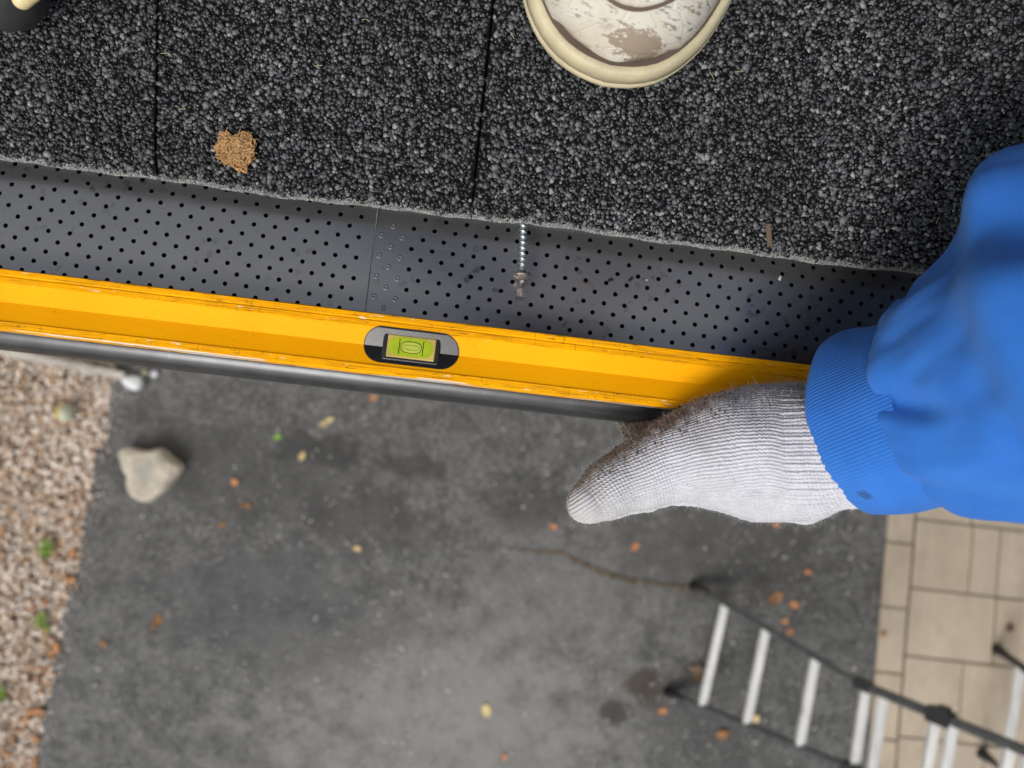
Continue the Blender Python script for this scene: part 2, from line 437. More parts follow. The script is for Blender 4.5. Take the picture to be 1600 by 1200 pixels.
# ------------------------------------------------------------------ the ground: driveway, gravel bed, patio
def grid_sheet(name, x0, x1, y0, y1, z, mat, kind='structure'):
    me = mesh(name, [(x0, y0, z), (x1, y0, z), (x1, y1, z), (x0, y1, z)], [(0, 1, 2, 3)])
    return tag(link(name, me, mat), kind=kind)
HOUSE_Y = 0.52
ground = grid_sheet('ground', -150, 150, -200, 150, -0.03, simple('lawn_soil', (0.06, 0.075, 0.03), 0.95, 0, 0.4, 3))
edge_pts = []
y = HOUSE_Y
while y > -7.0:
    xb = -1.425 if y > -0.05 else -1.425 - (-0.05 - y) * 0.045
    edge_pts.append((xb + 0.018 * mnoise.noise(Vector((y * 9, 3.1, 0))) + 0.02 * mnoise.noise(Vector((y * 3, 1.7, 0))), y)); y -= 0.02
V = []; Fc = []
for i, (ex, ey) in enumerate(edge_pts):
    V += [(ex, ey, 0.0), (1.566, ey, 0.0), (ex - 0.012, ey, -0.028)]
    if i:
        a = 3 * i
        Fc += [(a - 3, a, a + 1, a - 2), (a - 1, a + 2, a, a - 3)]
driveway = tag(link('driveway', mesh('driveway', V, Fc), M['asphalt']), kind='structure')
bed = tag(link('gravel_bed', mesh('gravel_bed', [(-4.5, -7, -0.022), (-1.40, -7, -0.022), (-1.40, HOUSE_Y, -0.022), (-4.5, HOUSE_Y, -0.022)], [(0, 1, 2, 3)]), M['gravel_bed']), kind='structure')

# icosahedron-based stones, joined: nobody could count gravel
PHI = (1 + 5 ** 0.5) / 2
ICO_V = np.array([(-1, PHI, 0), (1, PHI, 0), (-1, -PHI, 0), (1, -PHI, 0), (0, -1, PHI), (0, 1, PHI), (0, -1, -PHI), (0, 1, -PHI), (PHI, 0, -1), (PHI, 0, 1), (-PHI, 0, -1), (-PHI, 0, 1)]) / math.hypot(1, PHI)
ICO_F = np.array([(0, 11, 5), (0, 5, 1), (0, 1, 7), (0, 7, 10), (0, 10, 11), (1, 5, 9), (5, 11, 4), (11, 10, 2), (10, 7, 6), (7, 1, 8), (3, 9, 4), (3, 4, 2), (3, 2, 6), (3, 6, 8), (3, 8, 9), (4, 9, 5), (2, 4, 11), (6, 2, 10), (8, 6, 7), (9, 8, 1)])
def rand_rot(n, tilt=None):
    if tilt is None:
        q = rng.normal(size=(n, 4)); q /= np.linalg.norm(q, axis=1)[:, None]
    else:
        yaw = rng.uniform(0, 2 * np.pi, n); ta = rng.uniform(0, 2 * np.pi, n); tl = np.abs(rng.normal(0, tilt, n))
        q1 = np.stack([np.cos(yaw / 2), 0 * yaw, 0 * yaw, np.sin(yaw / 2)], 1)
        q2 = np.stack([np.cos(tl / 2), np.sin(tl / 2) * np.cos(ta), np.sin(tl / 2) * np.sin(ta), 0 * tl], 1)
        w1, x1, y1, z1 = q2.T; w2, x2, y2, z2 = q1.T
        q = np.stack([w1 * w2 - x1 * x2 - y1 * y2 - z1 * z2, w1 * x2 + x1 * w2 + y1 * z2 - z1 * y2, w1 * y2 - x1 * z2 + y1 * w2 + z1 * x2, w1 * z2 + x1 * y2 - y1 * x2 + z1 * w2], 1)
    w, x, y, z = q.T
    return np.stack([1 - 2 * (y * y + z * z), 2 * (x * y - z * w), 2 * (x * z + y * w), 2 * (x * y + z * w), 1 - 2 * (x * x + z * z), 2 * (y * z - x * w), 2 * (x * z - y * w), 2 * (y * z + x * w), 1 - 2 * (x * x + y * y)], 1).reshape(n, 3, 3)
def stones(name, pos, size, mat, flat=0.6, parent=None, smooth=True):
    n = len(pos)
    S = ICO_V[None] * rng.uniform(0.75, 1.25, (n, 12, 1)) * np.stack([size * rng.uniform(0.8, 1.25, n), size * rng.uniform(0.7, 1.0, n), size * flat * rng.uniform(0.8, 1.2, n)], 1)[:, None, :]
    Vv = np.einsum('nij,nkj->nki', rand_rot(n, 0.35), S) + pos[:, None, :]
    T = (ICO_F[None] + 12 * np.arange(n)[:, None, None]).reshape(-1, 3)
    return link(name, fast_mesh(name, Vv.reshape(-1, 3), T), mat, parent, smooth)
N = 44000
gx = -1.40 - np.abs(rng.power(1.6, N) * 0 + rng.random(N)) ** 1.25 * 1.5; gy = rng.uniform(-2.6, HOUSE_Y, N)
lim = np.interp(gy, [e[1] for e in edge_pts][::-1], [e[0] for e in edge_pts][::-1])
k = gx < lim + 0.004 + 0.012 * rng.random(N)
gx, gy = gx[k], gy[k]
gravel = stones('gravel', np.stack([gx, gy, rng.uniform(-0.016, 0.002, len(gx))], 1), rng.uniform(0.0048, 0.0105, len(gx)), M['gravel'])
tag(gravel, 'pale pinkish tan gravel beside the driveway', 'gravel', kind='stuff')
# bright little stones added to stand in for glints on the wet aggregate
N = 8000
qx = rng.uniform(-1.42, 1.55, N); qy = rng.uniform(-1.75, 0.1, N)
dens = np.array([mnoise.noise(Vector((a * 2.2, b * 2.2, 0))) for a, b in zip(qx, qy)]) + 0.25 * (-qy) + 0.12 * (qx < 0)
k = rng.random(N) < np.clip(dens * 0.9 + 0.15, 0.04, 1)
glint_grit = stones('glint_grit', np.stack([qx[k], qy[k], np.full(k.sum(), 0.001)], 1), rng.uniform(0.0014, 0.0052, k.sum()) , M['glint_grit'], 0.7)
tag(glint_grit, 'tiny pale stones standing in for glints over the dark asphalt', 'glint_grit', kind='stuff')
N = 170
ey = rng.uniform(-1.5, 0.1, N); ex = np.interp(ey, [e[1] for e in edge_pts][::-1], [e[0] for e in edge_pts][::-1]) + np.abs(rng.normal(0, 0.035, N))
spill = stones('spilled_gravel', np.stack([ex, ey, np.full(N, 0.003)], 1), rng.uniform(0.002, 0.006, N), M['gravel'], 0.6)
tag(spill, 'loose gravel strewn along the driveway edge', 'gravel', kind='stuff')

# the crack: a narrow ragged seam of debris set in the asphalt
crack_path = [(-0.5240, -0.4401, 0.0000), (-0.3314, -0.4426, 0.0000), (-0.0907, -0.4375, 0.0000), (0.1243, -0.4113, 0.0000), (0.3433, -0.4112, 0.0000), (0.4575, -0.4514, 0.0000), (0.6075, -0.4830, 0.0000), (0.7422, -0.4827, 0.0000), (0.8601, -0.4842, 0.0000), (0.9890, -0.4943, 0.0000), (1.1299, -0.4187, 0.0000), (1.3480, -0.3635, 0.0000), (1.5563, -0.3236, 0.0000)]
crack_w = [0.0008, 0.001, 0.0015, 0.003, 0.014, 0.018, 0.014, 0.018, 0.012, 0.004, 0.002, 0.0015, 0.0012]
V = []; Fc = []
pts = []
for i in range(len(crack_path) - 1):
    a, b = Vector(crack_path[i]), Vector(crack_path[i + 1])
    for j in range(12):
        f = j / 12; p = a.lerp(b, f); w = crack_w[i] + (crack_w[i + 1] - crack_w[i]) * f
        p.y += 0.010 * mnoise.noise(Vector((p.x * 14, 5.0, 0))); pts.append((p, w * (0.25 + 1.3 * random.random())))
for i, (p, w) in enumerate(pts):
    V += [(p.x, p.y - w / 2, 0.004), (p.x, p.y + w / 2, 0.004)]
    if i: Fc.append((2 * i - 2, 2 * i, 2 * i + 1, 2 * i - 1))
link('crack', mesh('crack', V, Fc), M['soil'], driveway)

# patio: every paver is a piece of its own
patio = tag(link('patio', mesh('patio', [(1.566, -7, -0.004), (6.5, -7, -0.004), (6.5, HOUSE_Y, -0.004), (1.566, HOUSE_Y, -0.004)], [(0, 1, 2, 3)]), M['joint']), kind='structure')
paver_cache = {}
def paver(x0, x1, y0, y1):
    g = 0.0028
    sx, sy = round(x1 - x0 - 2 * g, 3), round(y1 - y0 - 2 * g, 3)
    if (sx, sy) not in paver_cache:
        me = box_mesh('paver', (sx, sy, 0.05), 0.003, 2); me.materials.append(M['paver']); paver_cache[(sx, sy)] = me
    o = link('paver', paver_cache[(sx, sy)], None, patio)
    o.location = ((x0 + x1) / 2, (y0 + y1) / 2, -0.021 + random.uniform(-0.001, 0.001))
    o.rotation_euler = (0, 0, random.uniform(-0.006, 0.006))
yy = 0.508 
while yy > -2.2:
    paver(1.568, 1.676, yy - 0.245, yy); yy -= 0.245
def course(y1, h, cuts):
    x = 1.680
    for w in cuts:
        paver(x, x + w, y1 - h, y1); x += w
course(-0.390 + 0.262 * 3, 0.262, [0.33, 0.22, 0.33, 0.22, 0.33]); course(-0.390 + 0.262 * 2, 0.262, [0.22, 0.33, 0.22, 0.33, 0.33])
course(-0.390 + 0.262, 0.262, [0.225, 0.110, 0.225, 0.33, 0.22, 0.33])
course(-0.390, 0.256, [0.337, 0.225, 0.337, 0.22, 0.33])
course(-0.646, 0.30, [0.225, 0.265, 0.33, 0.22, 0.33])
course(-0.946, 0.262, [0.11, 0.22, 0.33, 0.225, 0.33]); course(-1.208, 0.262, [0.33, 0.225, 0.11, 0.33, 0.33]); course(-1.470, 0.262, [0.225, 0.33, 0.33, 0.22, 0.33])

# ------------------------------------------------------------------ house eave: shingles, decking, fascia, wall
PITCH = rad(17.0)
house = tag(empty('house', (0, HOUSE_Y, 0)), 'house eave covered in dark charcoal granule shingles', 'house')
Hinv = Matrix.Translation((0, -HOUSE_Y, 0))
def hpart(name, me, mat, parent=None, smooth=False):
    o = link(name, me, mat, parent or house, smooth)
    if parent is None: o.location = (0, -HOUSE_Y, 0)
    return o
def at_roof(x, s, h=0.0):
    return (x, 0.118 + s * math.cos(PITCH) - h * math.sin(PITCH), 2.534 + s * math.sin(PITCH) + h * math.cos(PITCH))
bx = box_mesh('wall', (12, 0.2, 2.45)); o = hpart('wall', bx, M['stucco']); o.location = (0, 0.1, 1.225)
bx = box_mesh('soffit', (12, 0.40, 0.02)); o = hpart('soffit', bx, M['fascia']); o.location = (0, 0.148 - HOUSE_Y + 0.2, 2.41)
bx = box_mesh('fascia', (12, 0.02, 0.118)); o = hpart('fascia', bx, M['fascia']); o.location = (0, 0.137 - HOUSE_Y, 2.46)
def roof_slab(x0, x1, s0, s1, h0, h1):
    q = [at_roof(x, s, h) for h in (h0, h1) for (x, s) in ((x0, s0), (x1, s0), (x1, s1), (x0, s1))]
    return q, [(3, 2, 1, 0), (4, 5, 6, 7), (0, 1, 5, 4), (1, 2, 6, 5), (2, 3, 7, 6), (3, 0, 4, 7)]
hpart('decking', mesh('decking', *roof_slab(-6, 6, 0.012, 5.0, -0.022, -0.0062)), simple('roofing_felt', (0.012, 0.012, 0.013), 0.9, 0, 0.3, 100, 0.3, 500, 0.1))

def drop(s, x=0.0):        # the lower edge of the shingle sags and turns down
    e = np.clip((0.010 - s) / 0.010, 0, None)
    return -0.0046 * e ** 2.2
def edge_wave(x): return 0.0007 * math.sin(x * 23 + 1) + 0.0004 * math.sin(x * 61) + 0.0003 * math.sin(x * 210)
# pentagonal granule frustum
ang = np.arange(5) * 2 * np.pi / 5
GR_V = np.concatenate([np.stack([np.cos(ang), np.sin(ang), -0.4 + 0 * ang], 1), np.stack([0.72 * np.cos(ang + 0.3), 0.72 * np.sin(ang + 0.3), 0.55 + 0 * ang], 1)])
GR_F = np.array([(i, (i + 1) % 5, 5 + (i + 1) % 5) for i in range(5)] + [(i, 5 + (i + 1) % 5, 5 + i) for i in range(5)] + [(5, 6, 7), (5, 7, 8), (5, 8, 9)])
def granules(name, x, s, h, size, mat, parent, tilt=0.3):
    n = len(x)
    S = GR_V[None] * rng.uniform(0.72, 1.22, (n, 10, 1)) * np.stack([size * rng.uniform(0.85, 1.35, n), size * rng.uniform(0.7, 1.0, n), size * rng.uniform(0.5, 0.85, n)], 1)[:, None, :]
    Vv = np.einsum('nij,nkj->nki', rand_rot(n, tilt), S)
    cp, sp = math.cos(PITCH), math.sin(PITCH)
    Wv = np.stack([Vv[..., 0], Vv[..., 1] * cp - Vv[..., 2] * sp, Vv[..., 1] * sp + Vv[..., 2] * cp], -1)
    base = np.stack([x, 0.118 + s * cp - h * sp, 2.534 + s * sp + h * cp], 1)
    T = (GR_F[None] + 10 * np.arange(n)[:, None, None]).reshape(-1, 3)
    return hpart(name, fast_mesh(name, (Wv + base[:, None, :]).reshape(-1, 3), T), mat, parent)
def shingle(x0, x1, s0, s1, h, dens):
    nx = max(2, int((x1 - x0) / 0.01)); ss = [s0, s0 + 0.002, s0 + 0.005, s0 + 0.008, s0 + 0.012, s1]
    top = []; bot = []
    for i in range(nx + 1):
        x = x0 + (x1 - x0) * i / nx
        w = edge_wave(x) if s0 == 0 else 0
        top.append([at_roof(x, s + (w if j < 5 else 0), h + (drop(s - s0) if s0 == 0 else 0)) for j, s in enumerate(ss)])
        bot.append([at_roof(x, s + (w if j < 5 else 0), h - 0.0045 + (drop(s - s0) * 0.6 if s0 == 0 else 0)) for j, s in enumerate(ss)])
    n = len(ss); V = []; Fc = []
    for i in range(nx + 1): V += top[i] + bot[i]
    for i in range(nx):
        a, b = i * 2 * n, (i + 1) * 2 * n
        for j in range(n - 1):
            Fc += [(a + j, b + j, b + j + 1, a + j + 1), (a + n + j + 1, b + n + j + 1, b + n + j, a + n + j)]
        Fc += [(a + n, b + n, b, a)]
    for a in (0, nx * 2 * n):
        for j in range(n - 1):
            q = (a + j, a + j + 1, a + n + j + 1, a + n + j); Fc.append(q if a == 0 else q[::-1])
    sh = hpart('shingle', mesh('shingle', V, Fc), M['tar'] if dens else M['far_shingle'])
    if dens:
        s_hi = min(s1, 0.30)
        area = (x1 - x0) * (s_hi - s0)
        # jittered lattice so that granules cover evenly
        pitch = 0.00184 / math.sqrt(dens)
        X, S_ = np.meshgrid(np.arange(x0 + 0.0008, x1 - 0.0008, pitch), np.arange(s0 + 0.0002, s_hi, pitch * 0.82))
        X[1::2] += pitch / 2
        X = X.ravel() + rng.normal(0, pitch * 0.33, X.size); S_ = S_.ravel() + rng.normal(0, pitch * 0.33, S_.size)
        k = (X > x0 + 0.0006) & (X < x1 - 0.0006) & (S_ > s0 + 0.0)
        X, S_ = X[k], S_[k]
        size = np.clip(rng.normal(0.00125, 0.00036, len(X)), 0.0005, 0.0023)
        Wv = np.array([edge_wave(v) for v in X]) * np.clip(1 - S_ / 0.02, 0, 1) if s0 == 0 else 0
        g = granules('granules', X, S_ + Wv, h + drop(S_ - s0) + rng.uniform(-0.0002, 0.0010, len(X)), size, M['granule'], sh)
        tag(g, kind='stuff')
        if s0 == 0:
            n2 = int((x1 - x0) * 26000)
            X = rng.uniform(x0, x1, n2); S_ = np.abs(rng.normal(0, 0.0013, n2)) - 0.0018
            Wv = np.array([edge_wave(v) for v in X])
            hh = h + drop(np.maximum(S_, 0)) - np.where(S_ < 0, -S_ * 1.2, 0) + rng.uniform(0.0002, 0.0011, n2)
            g = granules('edge_granules', X, S_ + Wv, hh, rng.uniform(0.00022, 0.00062, n2), M['edge_granule'], sh, 0.6)
            tag(g, kind='stuff')
    return sh
JX = [-2.0, -1.24, -0.74, -0.366, -0.1934, -0.0220, 0.322, 0.55, 1.1, 1.9]
for i in range(len(JX) - 1):
    near = JX[i + 1] > -0.5 and JX[i] < 0.5
    hh = [0, 0, 0, 0.0002, 0.0004, 0.0, 0.0005, -0.0002, 0, 0, 0][i]
    shingle(JX[i] + 0.0006, JX[i + 1] - 0.0006, 0.0, 0.36, hh, 1.0 if near else 0)
for r in range(1, 6):
    for i in range(8):
        x0 = -1.8 + i * 0.45 + 0.15 * (r % 2)
        shingle(x0 + 0.0008, x0 + 0.449, 0.145 * r + 0.06, 0.145 * r + 0.36, 0.0048 * r, 0)

# ------------------------------------------------------------------ gutter: trough, front lip, two perforated guard panels
gutter = tag(empty('gutter', (0, 0.07, 2.41)), 'black metal gutter with perforated guard along the shingle edge', 'gutter')
def gpart(name, me, mat, parent=None, smooth=False):
    o = link(name, me, mat, parent or gutter, smooth)
    if parent is None: o.location = (0, -0.07, -2.41)
    return o
def extrude_x(prof, x0, x1, closed=False):
    n = len(prof); V = [(x0, y, z) for y, z in prof] + [(x1, y, z) for y, z in prof]
    Fc = [(i, i + n, (i + 1) % n + n, (i + 1) % n) for i in range(n if closed else n - 1)]
    if closed: Fc += [tuple(range(n)), tuple(range(2 * n - 1, n - 1, -1))]
    return V, Fc
outer = [(0.126, 2.506), (0.126, 2.412), (0.066, 2.410), (0.060, 2.413), (0.054, 2.424), (0.052, 2.440), (0.050, 2.455), (0.044, 2.467), (0.036, 2.476), (0.028, 2.484), (0.026, 2.490)]
inner = [(y + (0.0012 if y < 0.12 else -0.0012), z + 0.0012) for y, z in outer]
gpart('trough', mesh('trough', *extrude_x(outer + inner[::-1], -5, 5, True)), M['gutter'])
cy, cz, cr = 0.0295, 2.4895, 0.0125
prof = [(0.046, 2.4985), (0.040, 2.5005), (0.035, 2.5015)] + [(cy + cr * math.cos(a), cz + cr * math.sin(a)) for a in [rad(q) for q in range(99, 226, 7)]] + [(0.023, 2.4830), (0.030, 2.4890), (0.034, 2.4960)]
gpart('front_lip', mesh('front_lip', *extrude_x(prof, -5, 5, True)), M['gutter'], None, True)
o = bpy.data.objects['front_lip']
md = o.modifiers.new('edge', 'EDGE_SPLIT'); md.split_angle = rad(40)

PX, PY, HR = 0.0121, 0.0060, 0.00136
def guard_z(y):
    f = (y - 0.03) / 0.1
    return 2.5005 + 0.0050 * f + 0.0016 * math.sin(math.pi * min(max(f, 0), 1))
def guard_panel(x0, x1, phx, phy, lift, blank_from=None, blank_to=None):
    V = []; Fc = []; NH = 14
    def quad(xa, xb, ya, yb):
        b = len(V); V.extend([(xa, ya, guard_z(ya) + lift), (xb, ya, guard_z(ya) + lift), (xb, yb, guard_z(yb) + lift), (xa, yb, guard_z(yb) + lift)]); Fc.append((b, b + 1, b + 2, b + 3))
    r0 = math.ceil((0.030 - phy) / PY); r1 = math.floor((0.129 - phy) / PY)
    ymin, ymax = phy + (r0 - .5) * PY, phy + (r1 + .5) * PY
    for r in range(r0, r1 + 1):
        y = phy + r * PY; off = phx + (PX / 2 if r % 2 else 0)
        ya, yb = y - PY / 2, y + PY / 2
        i0 = math.ceil((x0 - off + PX / 2) / PX); i1 = math.floor((x1 - off - PX / 2) / PX)
        cells = [off + i * PX for i in range(i0, i1 + 1)]
        if blank_from is not None: cells = [c for c in cells if not (blank_from < c < blank_to)]
        cur = x0
        for c in cells:
            if c - PX / 2 > cur + 1e-6: quad(cur, c - PX / 2, ya, yb)
            cur = c + PX / 2
            b = len(V)
            for q in range(NH):
                a = 2 * math.pi * (q + .5) / NH; ca, sa = math.cos(a), math.sin(a)
                k = min(PX / 2 / max(abs(ca), 1e-6), PY / 2 / max(abs(sa), 1e-6))
                V.append((c + k * ca, y + k * sa, guard_z(y + k * sa) + lift))
            for dz in (0.0, -0.0010):
                for q in range(NH):
                    a = 2 * math.pi * (q + .5) / NH
                    V.append((c + HR * math.cos(a), y + HR * math.sin(a), guard_z(y + HR * math.sin(a)) + lift + dz))
            for q in range(NH):
                q2 = (q + 1) % NH
                Fc.append((b + q, b + q2, b + NH + q2, b + NH + q)); Fc.append((b + NH + q, b + NH + q2, b + 2 * NH + q2, b + 2 * NH + q))
            # corners of the cell
            for sx in (-1, 1):
                for sy in (-1, 1):
                    best = sorted(range(NH), key=lambda q: (V[b + q][0] - c - sx * PX / 2) ** 2 + (V[b + q][1] - y - sy * PY / 2) ** 2)
                    pa = [q for q in range(NH) if abs(V[b + q][0] - c - sx * PX / 2) < 1e-7 and (V[b + q][1] - y) * sy > 0]
                    pb = [q for q in range(NH) if abs(V[b + q][1] - y - sy * PY / 2) < 1e-7 and (V[b + q][0] - c) * sx > 0]
                    if pa and pb:
                        qa = max(pa, key=lambda q: (V[b + q][1] - y) * sy); qb = max(pb, key=lambda q: (V[b + q][0] - c) * sx)
                        V.append((c + sx * PX / 2, y + sy * PY / 2, guard_z(y + sy * PY / 2) + lift))
                        f = (b + qa, len(V) - 1, b + qb); Fc.append(f if sx * sy > 0 else f[::-1])
        if cur < x1 - 1e-6: quad(cur, x1, ya, yb)
    o = gpart('guard_panel', mesh('guard_panel', V, Fc), M['guard'])
    return o
SEAM = -0.0775
panel_l = guard_panel(-0.72, SEAM, (-0.0983, 0.1052, 2.5120)[0], (-0.0983, 0.1052, 2.5120)[1], 0.0011)
panel_r = guard_panel(SEAM - 0.0012, 0.75, (-0.0554, 0.1023, 2.5120)[0], (-0.0554, 0.1023, 2.5120)[1], 0.0, -0.12, (-0.0554, 0.1023, 2.5120)[0] - 0.004)
for dx in (-2.301, -1.471, 0.830, 1.660):
    o = panel_r.copy(); col.objects.link(o); o.parent = gutter; o.location.x += dx
me = mesh('seam_edge', [(SEAM - 0.0001, 0.03, guard_z(0.03) - 0.0002), (SEAM + 0.0003, 0.03, guard_z(0.03) - 0.0002), (SEAM + 0.0003, 0.125, guard_z(0.125) - 0.0002), (SEAM - 0.0001, 0.125, guard_z(0.125) - 0.0002)] +
          [(SEAM - 0.0001, 0.03, guard_z(0.03) + 0.0014), (SEAM + 0.0003, 0.03, guard_z(0.03) + 0.0014), (SEAM + 0.0003, 0.125, guard_z(0.125) + 0.0014), (SEAM - 0.0001, 0.125, guard_z(0.125) + 0.0014)],
          [(0, 1, 2, 3), (4, 7, 6, 5), (0, 4, 5, 1), (1, 5, 6, 2), (2, 6, 7, 3), (3, 7, 4, 0)])
gpart('seam_edge', me, M['seam_edge'], panel_l)
# closed-over holes show as shallow pips in the overlap strip
bm = bmesh.new()
phx_, phy_ = (-0.0554, 0.1023, 2.5120)[0], (-0.0554, 0.1023, 2.5120)[1]
for r in range(-14, 8):
    for i in range(-6, 1):
        px_ = phx_ + i * PX + (PX / 2 if r % 2 else 0); py_ = phy_ + r * PY
        if py_ < 0.034 or py_ > 0.12 or px_ < SEAM + 0.003 or px_ > phx_ - 0.004: continue
        prevr = None
        for k_, (rr, hz) in enumerate([(0.0017, 0.0), (0.0011, 0.00022), (0.0007, 0.00005), (0.0001, -0.00002)]):
            ring = [bm.verts.new((px_ + rr * math.cos(a * math.pi / 5), py_ + rr * math.sin(a * math.pi / 5), guard_z(py_) + 0.0002 + hz)) for a in range(10)]
            if prevr:
                for a in range(10): bm.faces.new((prevr[a], prevr[(a + 1) % 10], ring[(a + 1) % 10], ring[a]))
            prevr = ring
me = bpy.data.meshes.new('pips'); bm.to_mesh(me); bm.free()
tag(gpart('pips', me, M['guard'], panel_r, True), kind='stuff')
# downspout-side end and hanger inside are out of sight; the floor of the trough is a flat near-black sheet
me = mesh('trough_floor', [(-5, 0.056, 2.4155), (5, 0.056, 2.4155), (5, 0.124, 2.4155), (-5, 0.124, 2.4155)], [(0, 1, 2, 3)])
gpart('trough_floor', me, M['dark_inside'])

# ------------------------------------------------------------------ spirit level
level = tag(empty('spirit_level', (-0.05, 0.0437, 2.5035)), 'scratched yellow spirit level lying along the gutter', 'spirit level')
LT = 0.0178
HWL = 0.0168
def face_h(v):     # top surface of the profile: two flanges and a shallow V between them
    if v > 0.0092: return LT - (0.0004 if abs(v - 0.0128) < 0.0005 else 0)
    if v < -0.0122: return LT
    if v >= -0.0012: return LT - 0.0006 - 0.0034 * (0.0092 - v) / 0.0104
    return LT - 0.0006 - 0.0034 * (v + 0.0122) / 0.0110
vs_ = [HWL, HWL - 0.0006, 0.0135, 0.0130, 0.0126, 0.0121, 0.00925, 0.0091, 0.004, -0.0012, -0.006, -0.0121, -0.01225, -0.0150, -0.0160, -HWL + 0.0003, -HWL]
prof = []
for i, v in enumerate(vs_):
    h = face_h(v)
    if i == 0: h = LT - 0.0009
    if i == len(vs_) - 2: h = LT - 0.0005
    if i == len(vs_) - 1: h = LT - 0.0013
    if i in (6, 12): h = LT
    if i in (7, 11): h = LT - 0.0006
    prof.append((v, h))
prof += [(-HWL, 0.0012), (-HWL + 0.001, 0.0), (HWL - 0.001, 0.0), (HWL, 0.0012)]
V, Fc = extrude_x(prof, -0.62, 0.34, True)
body = link('body', mesh('body', V, Fc), M['yellow'], level)
VX = (-0.0468, 0.0438, 2.5190)[0] + 0.05
def stadium_sheet(name, L, r, lift, mat, parent, skirt=0.001, nseg=20, hfun=face_h, v0=0.0):
    rows = []
    vv = [-r * math.cos(math.pi * i / nseg) for i in range(nseg + 1)]
    if hfun is face_h: vv = sorted(vv + [-0.0012 - v0])
    for v in vv:
        hx = L / 2 - r + math.sqrt(max(r * r - v * v, 0))
        rows.append((hx, v))
    top = [(-hx, v + v0, hfun(v + v0) + lift) for hx, v in rows] ; top2 = [(hx, v + v0, hfun(v + v0) + lift) for hx, v in rows]
    n = len(rows); V = top + top2 + [(x, y, z - skirt) for x, y, z in top] + [(x, y, z - skirt) for x, y, z in top2]
    Fc = [(i, i + n, i + n + 1, i + 1) for i in range(n - 1)]
    Fc += [(i, i + 1, i + 1 + 2 * n, i + 2 * n) for i in range(n - 1)] + [(n + i + 1, n + i, 3 * n + i, 3 * n + i + 1) for i in range(n - 1)]
    o = link(name, mesh(name, V, Fc), mat, parent); o.location = (VX, 0, 0)
    return o
v0 = -0.0002
rim = stadium_sheet('window_rim', 0.0536, 0.0101, 0.00025, M['black_rubber'], level, v0=v0)
housing = stadium_sheet('vial_housing', 0.0525, 0.0096, 0.0005, M['black_plastic'], level, v0=v0)
def rrect(name, L, Wd, H, z, bev, mat, parent, dx=0, dy=0):
    me = box_mesh(name, (L, Wd, H), bev, 3); o = link(name, me, mat, parent); o.location = (dx, dy + v0, z); return o
hb = LT - 0.0026
vf = link('vial_frame', box_mesh('vial_frame', (0.0322, 0.0170, 0.003), 0.0012, 3), M['black_plastic'], level); vf.location = (VX, v0, hb)
vial = link('vial', box_mesh('vial', (0.0270, 0.0127, 0.0026), 0.0007, 3), M['amber'], level); vial.location = (VX, v0, hb + 0.0006)
flat = lambda v: 0.0
def flat_stadium(name, L, r, z, mat, parent, skirt=0.0002):
    o = stadium_sheet(name, L, r, 0.0, mat, parent, skirt, 16, flat); o.location = (0, 0, z); return o
liq = flat_stadium('liquid', 0.0246, 0.0052, 0.00142, M['lime'], vial)
def ellipse(name, a, b, z, mat, parent, inner=0.0):
    n = 32; out = [(a * math.copysign(abs(math.cos(t)) ** 0.7, math.cos(t)), b * math.copysign(abs(math.sin(t)) ** 0.8, math.sin(t)), z) for t in [2 * math.pi * i / n for i in range(n)]]
    if inner:
        inn = [(x * (1 - inner * b / a), y * (1 - inner), z) for x, y, z in out]
        me = mesh(name, out + inn, [(i, (i + 1) % n, n + (i + 1) % n, n + i) for i in range(n)])
    else: me = mesh(name, out, [tuple(range(n))])
    return link(name, me, mat, parent)
ellipse('bubble', 0.0057, 0.0032, 0.00150, M['bubble'], vial)
ellipse('meniscus', 0.0059, 0.0034, 0.00156, M['bubble_line'], vial, 0.13)
ellipse('meniscus', 0.0047, 0.0014, 0.00156, M['bubble_line'], vial, 0.14)
for sx in (-1, 1):
    o = link('vial_line', box_mesh('vial_line', (0.00036, 0.0084, 0.0001)), M['ink'], vial); o.location = (sx * 0.0066, 0, 0.0016)

# ------------------------------------------------------------------ gutter screw
screw = tag(empty('screw', (0.0079, 0.1126, 2.5210)), 'zinc hex head screw with washer poking out over the guard', 'screw')
sa = Vector((0.0079, 0.1126, 2.5210)); sb_ = Vector((0.0110, 0.0800, 2.5185))
sdv = (sb_ - sa).normalized(); su = sdv.cross(Vector((0, 0, 1))).normalized(); sw = su.cross(sdv)
SLn = (sb_ - sa).length
def lathe_screw(name, prof, mat, parent, n=20, hexa=False, helix=None):
    rings = []
    for d, r in prof:
        ring = []
        for k_ in range(n):
            a = 2 * math.pi * k_ / n; rr = r
            if hexa: rr = r / max(abs(math.cos((a + math.pi / 6) % (math.pi / 3) - math.pi / 6)), 0.5)
            ring.append(sdv * d + (su * math.cos(a) + sw * math.sin(a)) * rr)
        rings.append(ring)
    return link(name, mesh(name, *loft(rings)), mat, parent)
def thread(name, d0, d1, mat):
    pitch = 0.0031; n = 20; rings = []; steps = int((d1 - d0) / (pitch / 14))
    for i in range(steps + 1):
        d = d0 + (d1 - d0) * i / steps; ring = []
        for k_ in range(n):
            ph = (d / pitch - k_ / n) % 1.0
            r = 0.00155 + 0.00075 * max(0, 1 - abs(ph - 0.5) / 0.24)
            a = 2 * math.pi * k_ / n
            ring.append(sdv * d + (su * math.cos(a) + sw * math.sin(a)) * r)
        rings.append(ring)
    return link(name, mesh(name, *loft(rings)), mat, screw, True)
wz = SLn * 0.63
thread('shank', -0.012, wz * 0.9, M['zinc'])
thread('shank', wz * 0.9, SLn * 0.82, M['rusty_zinc'])
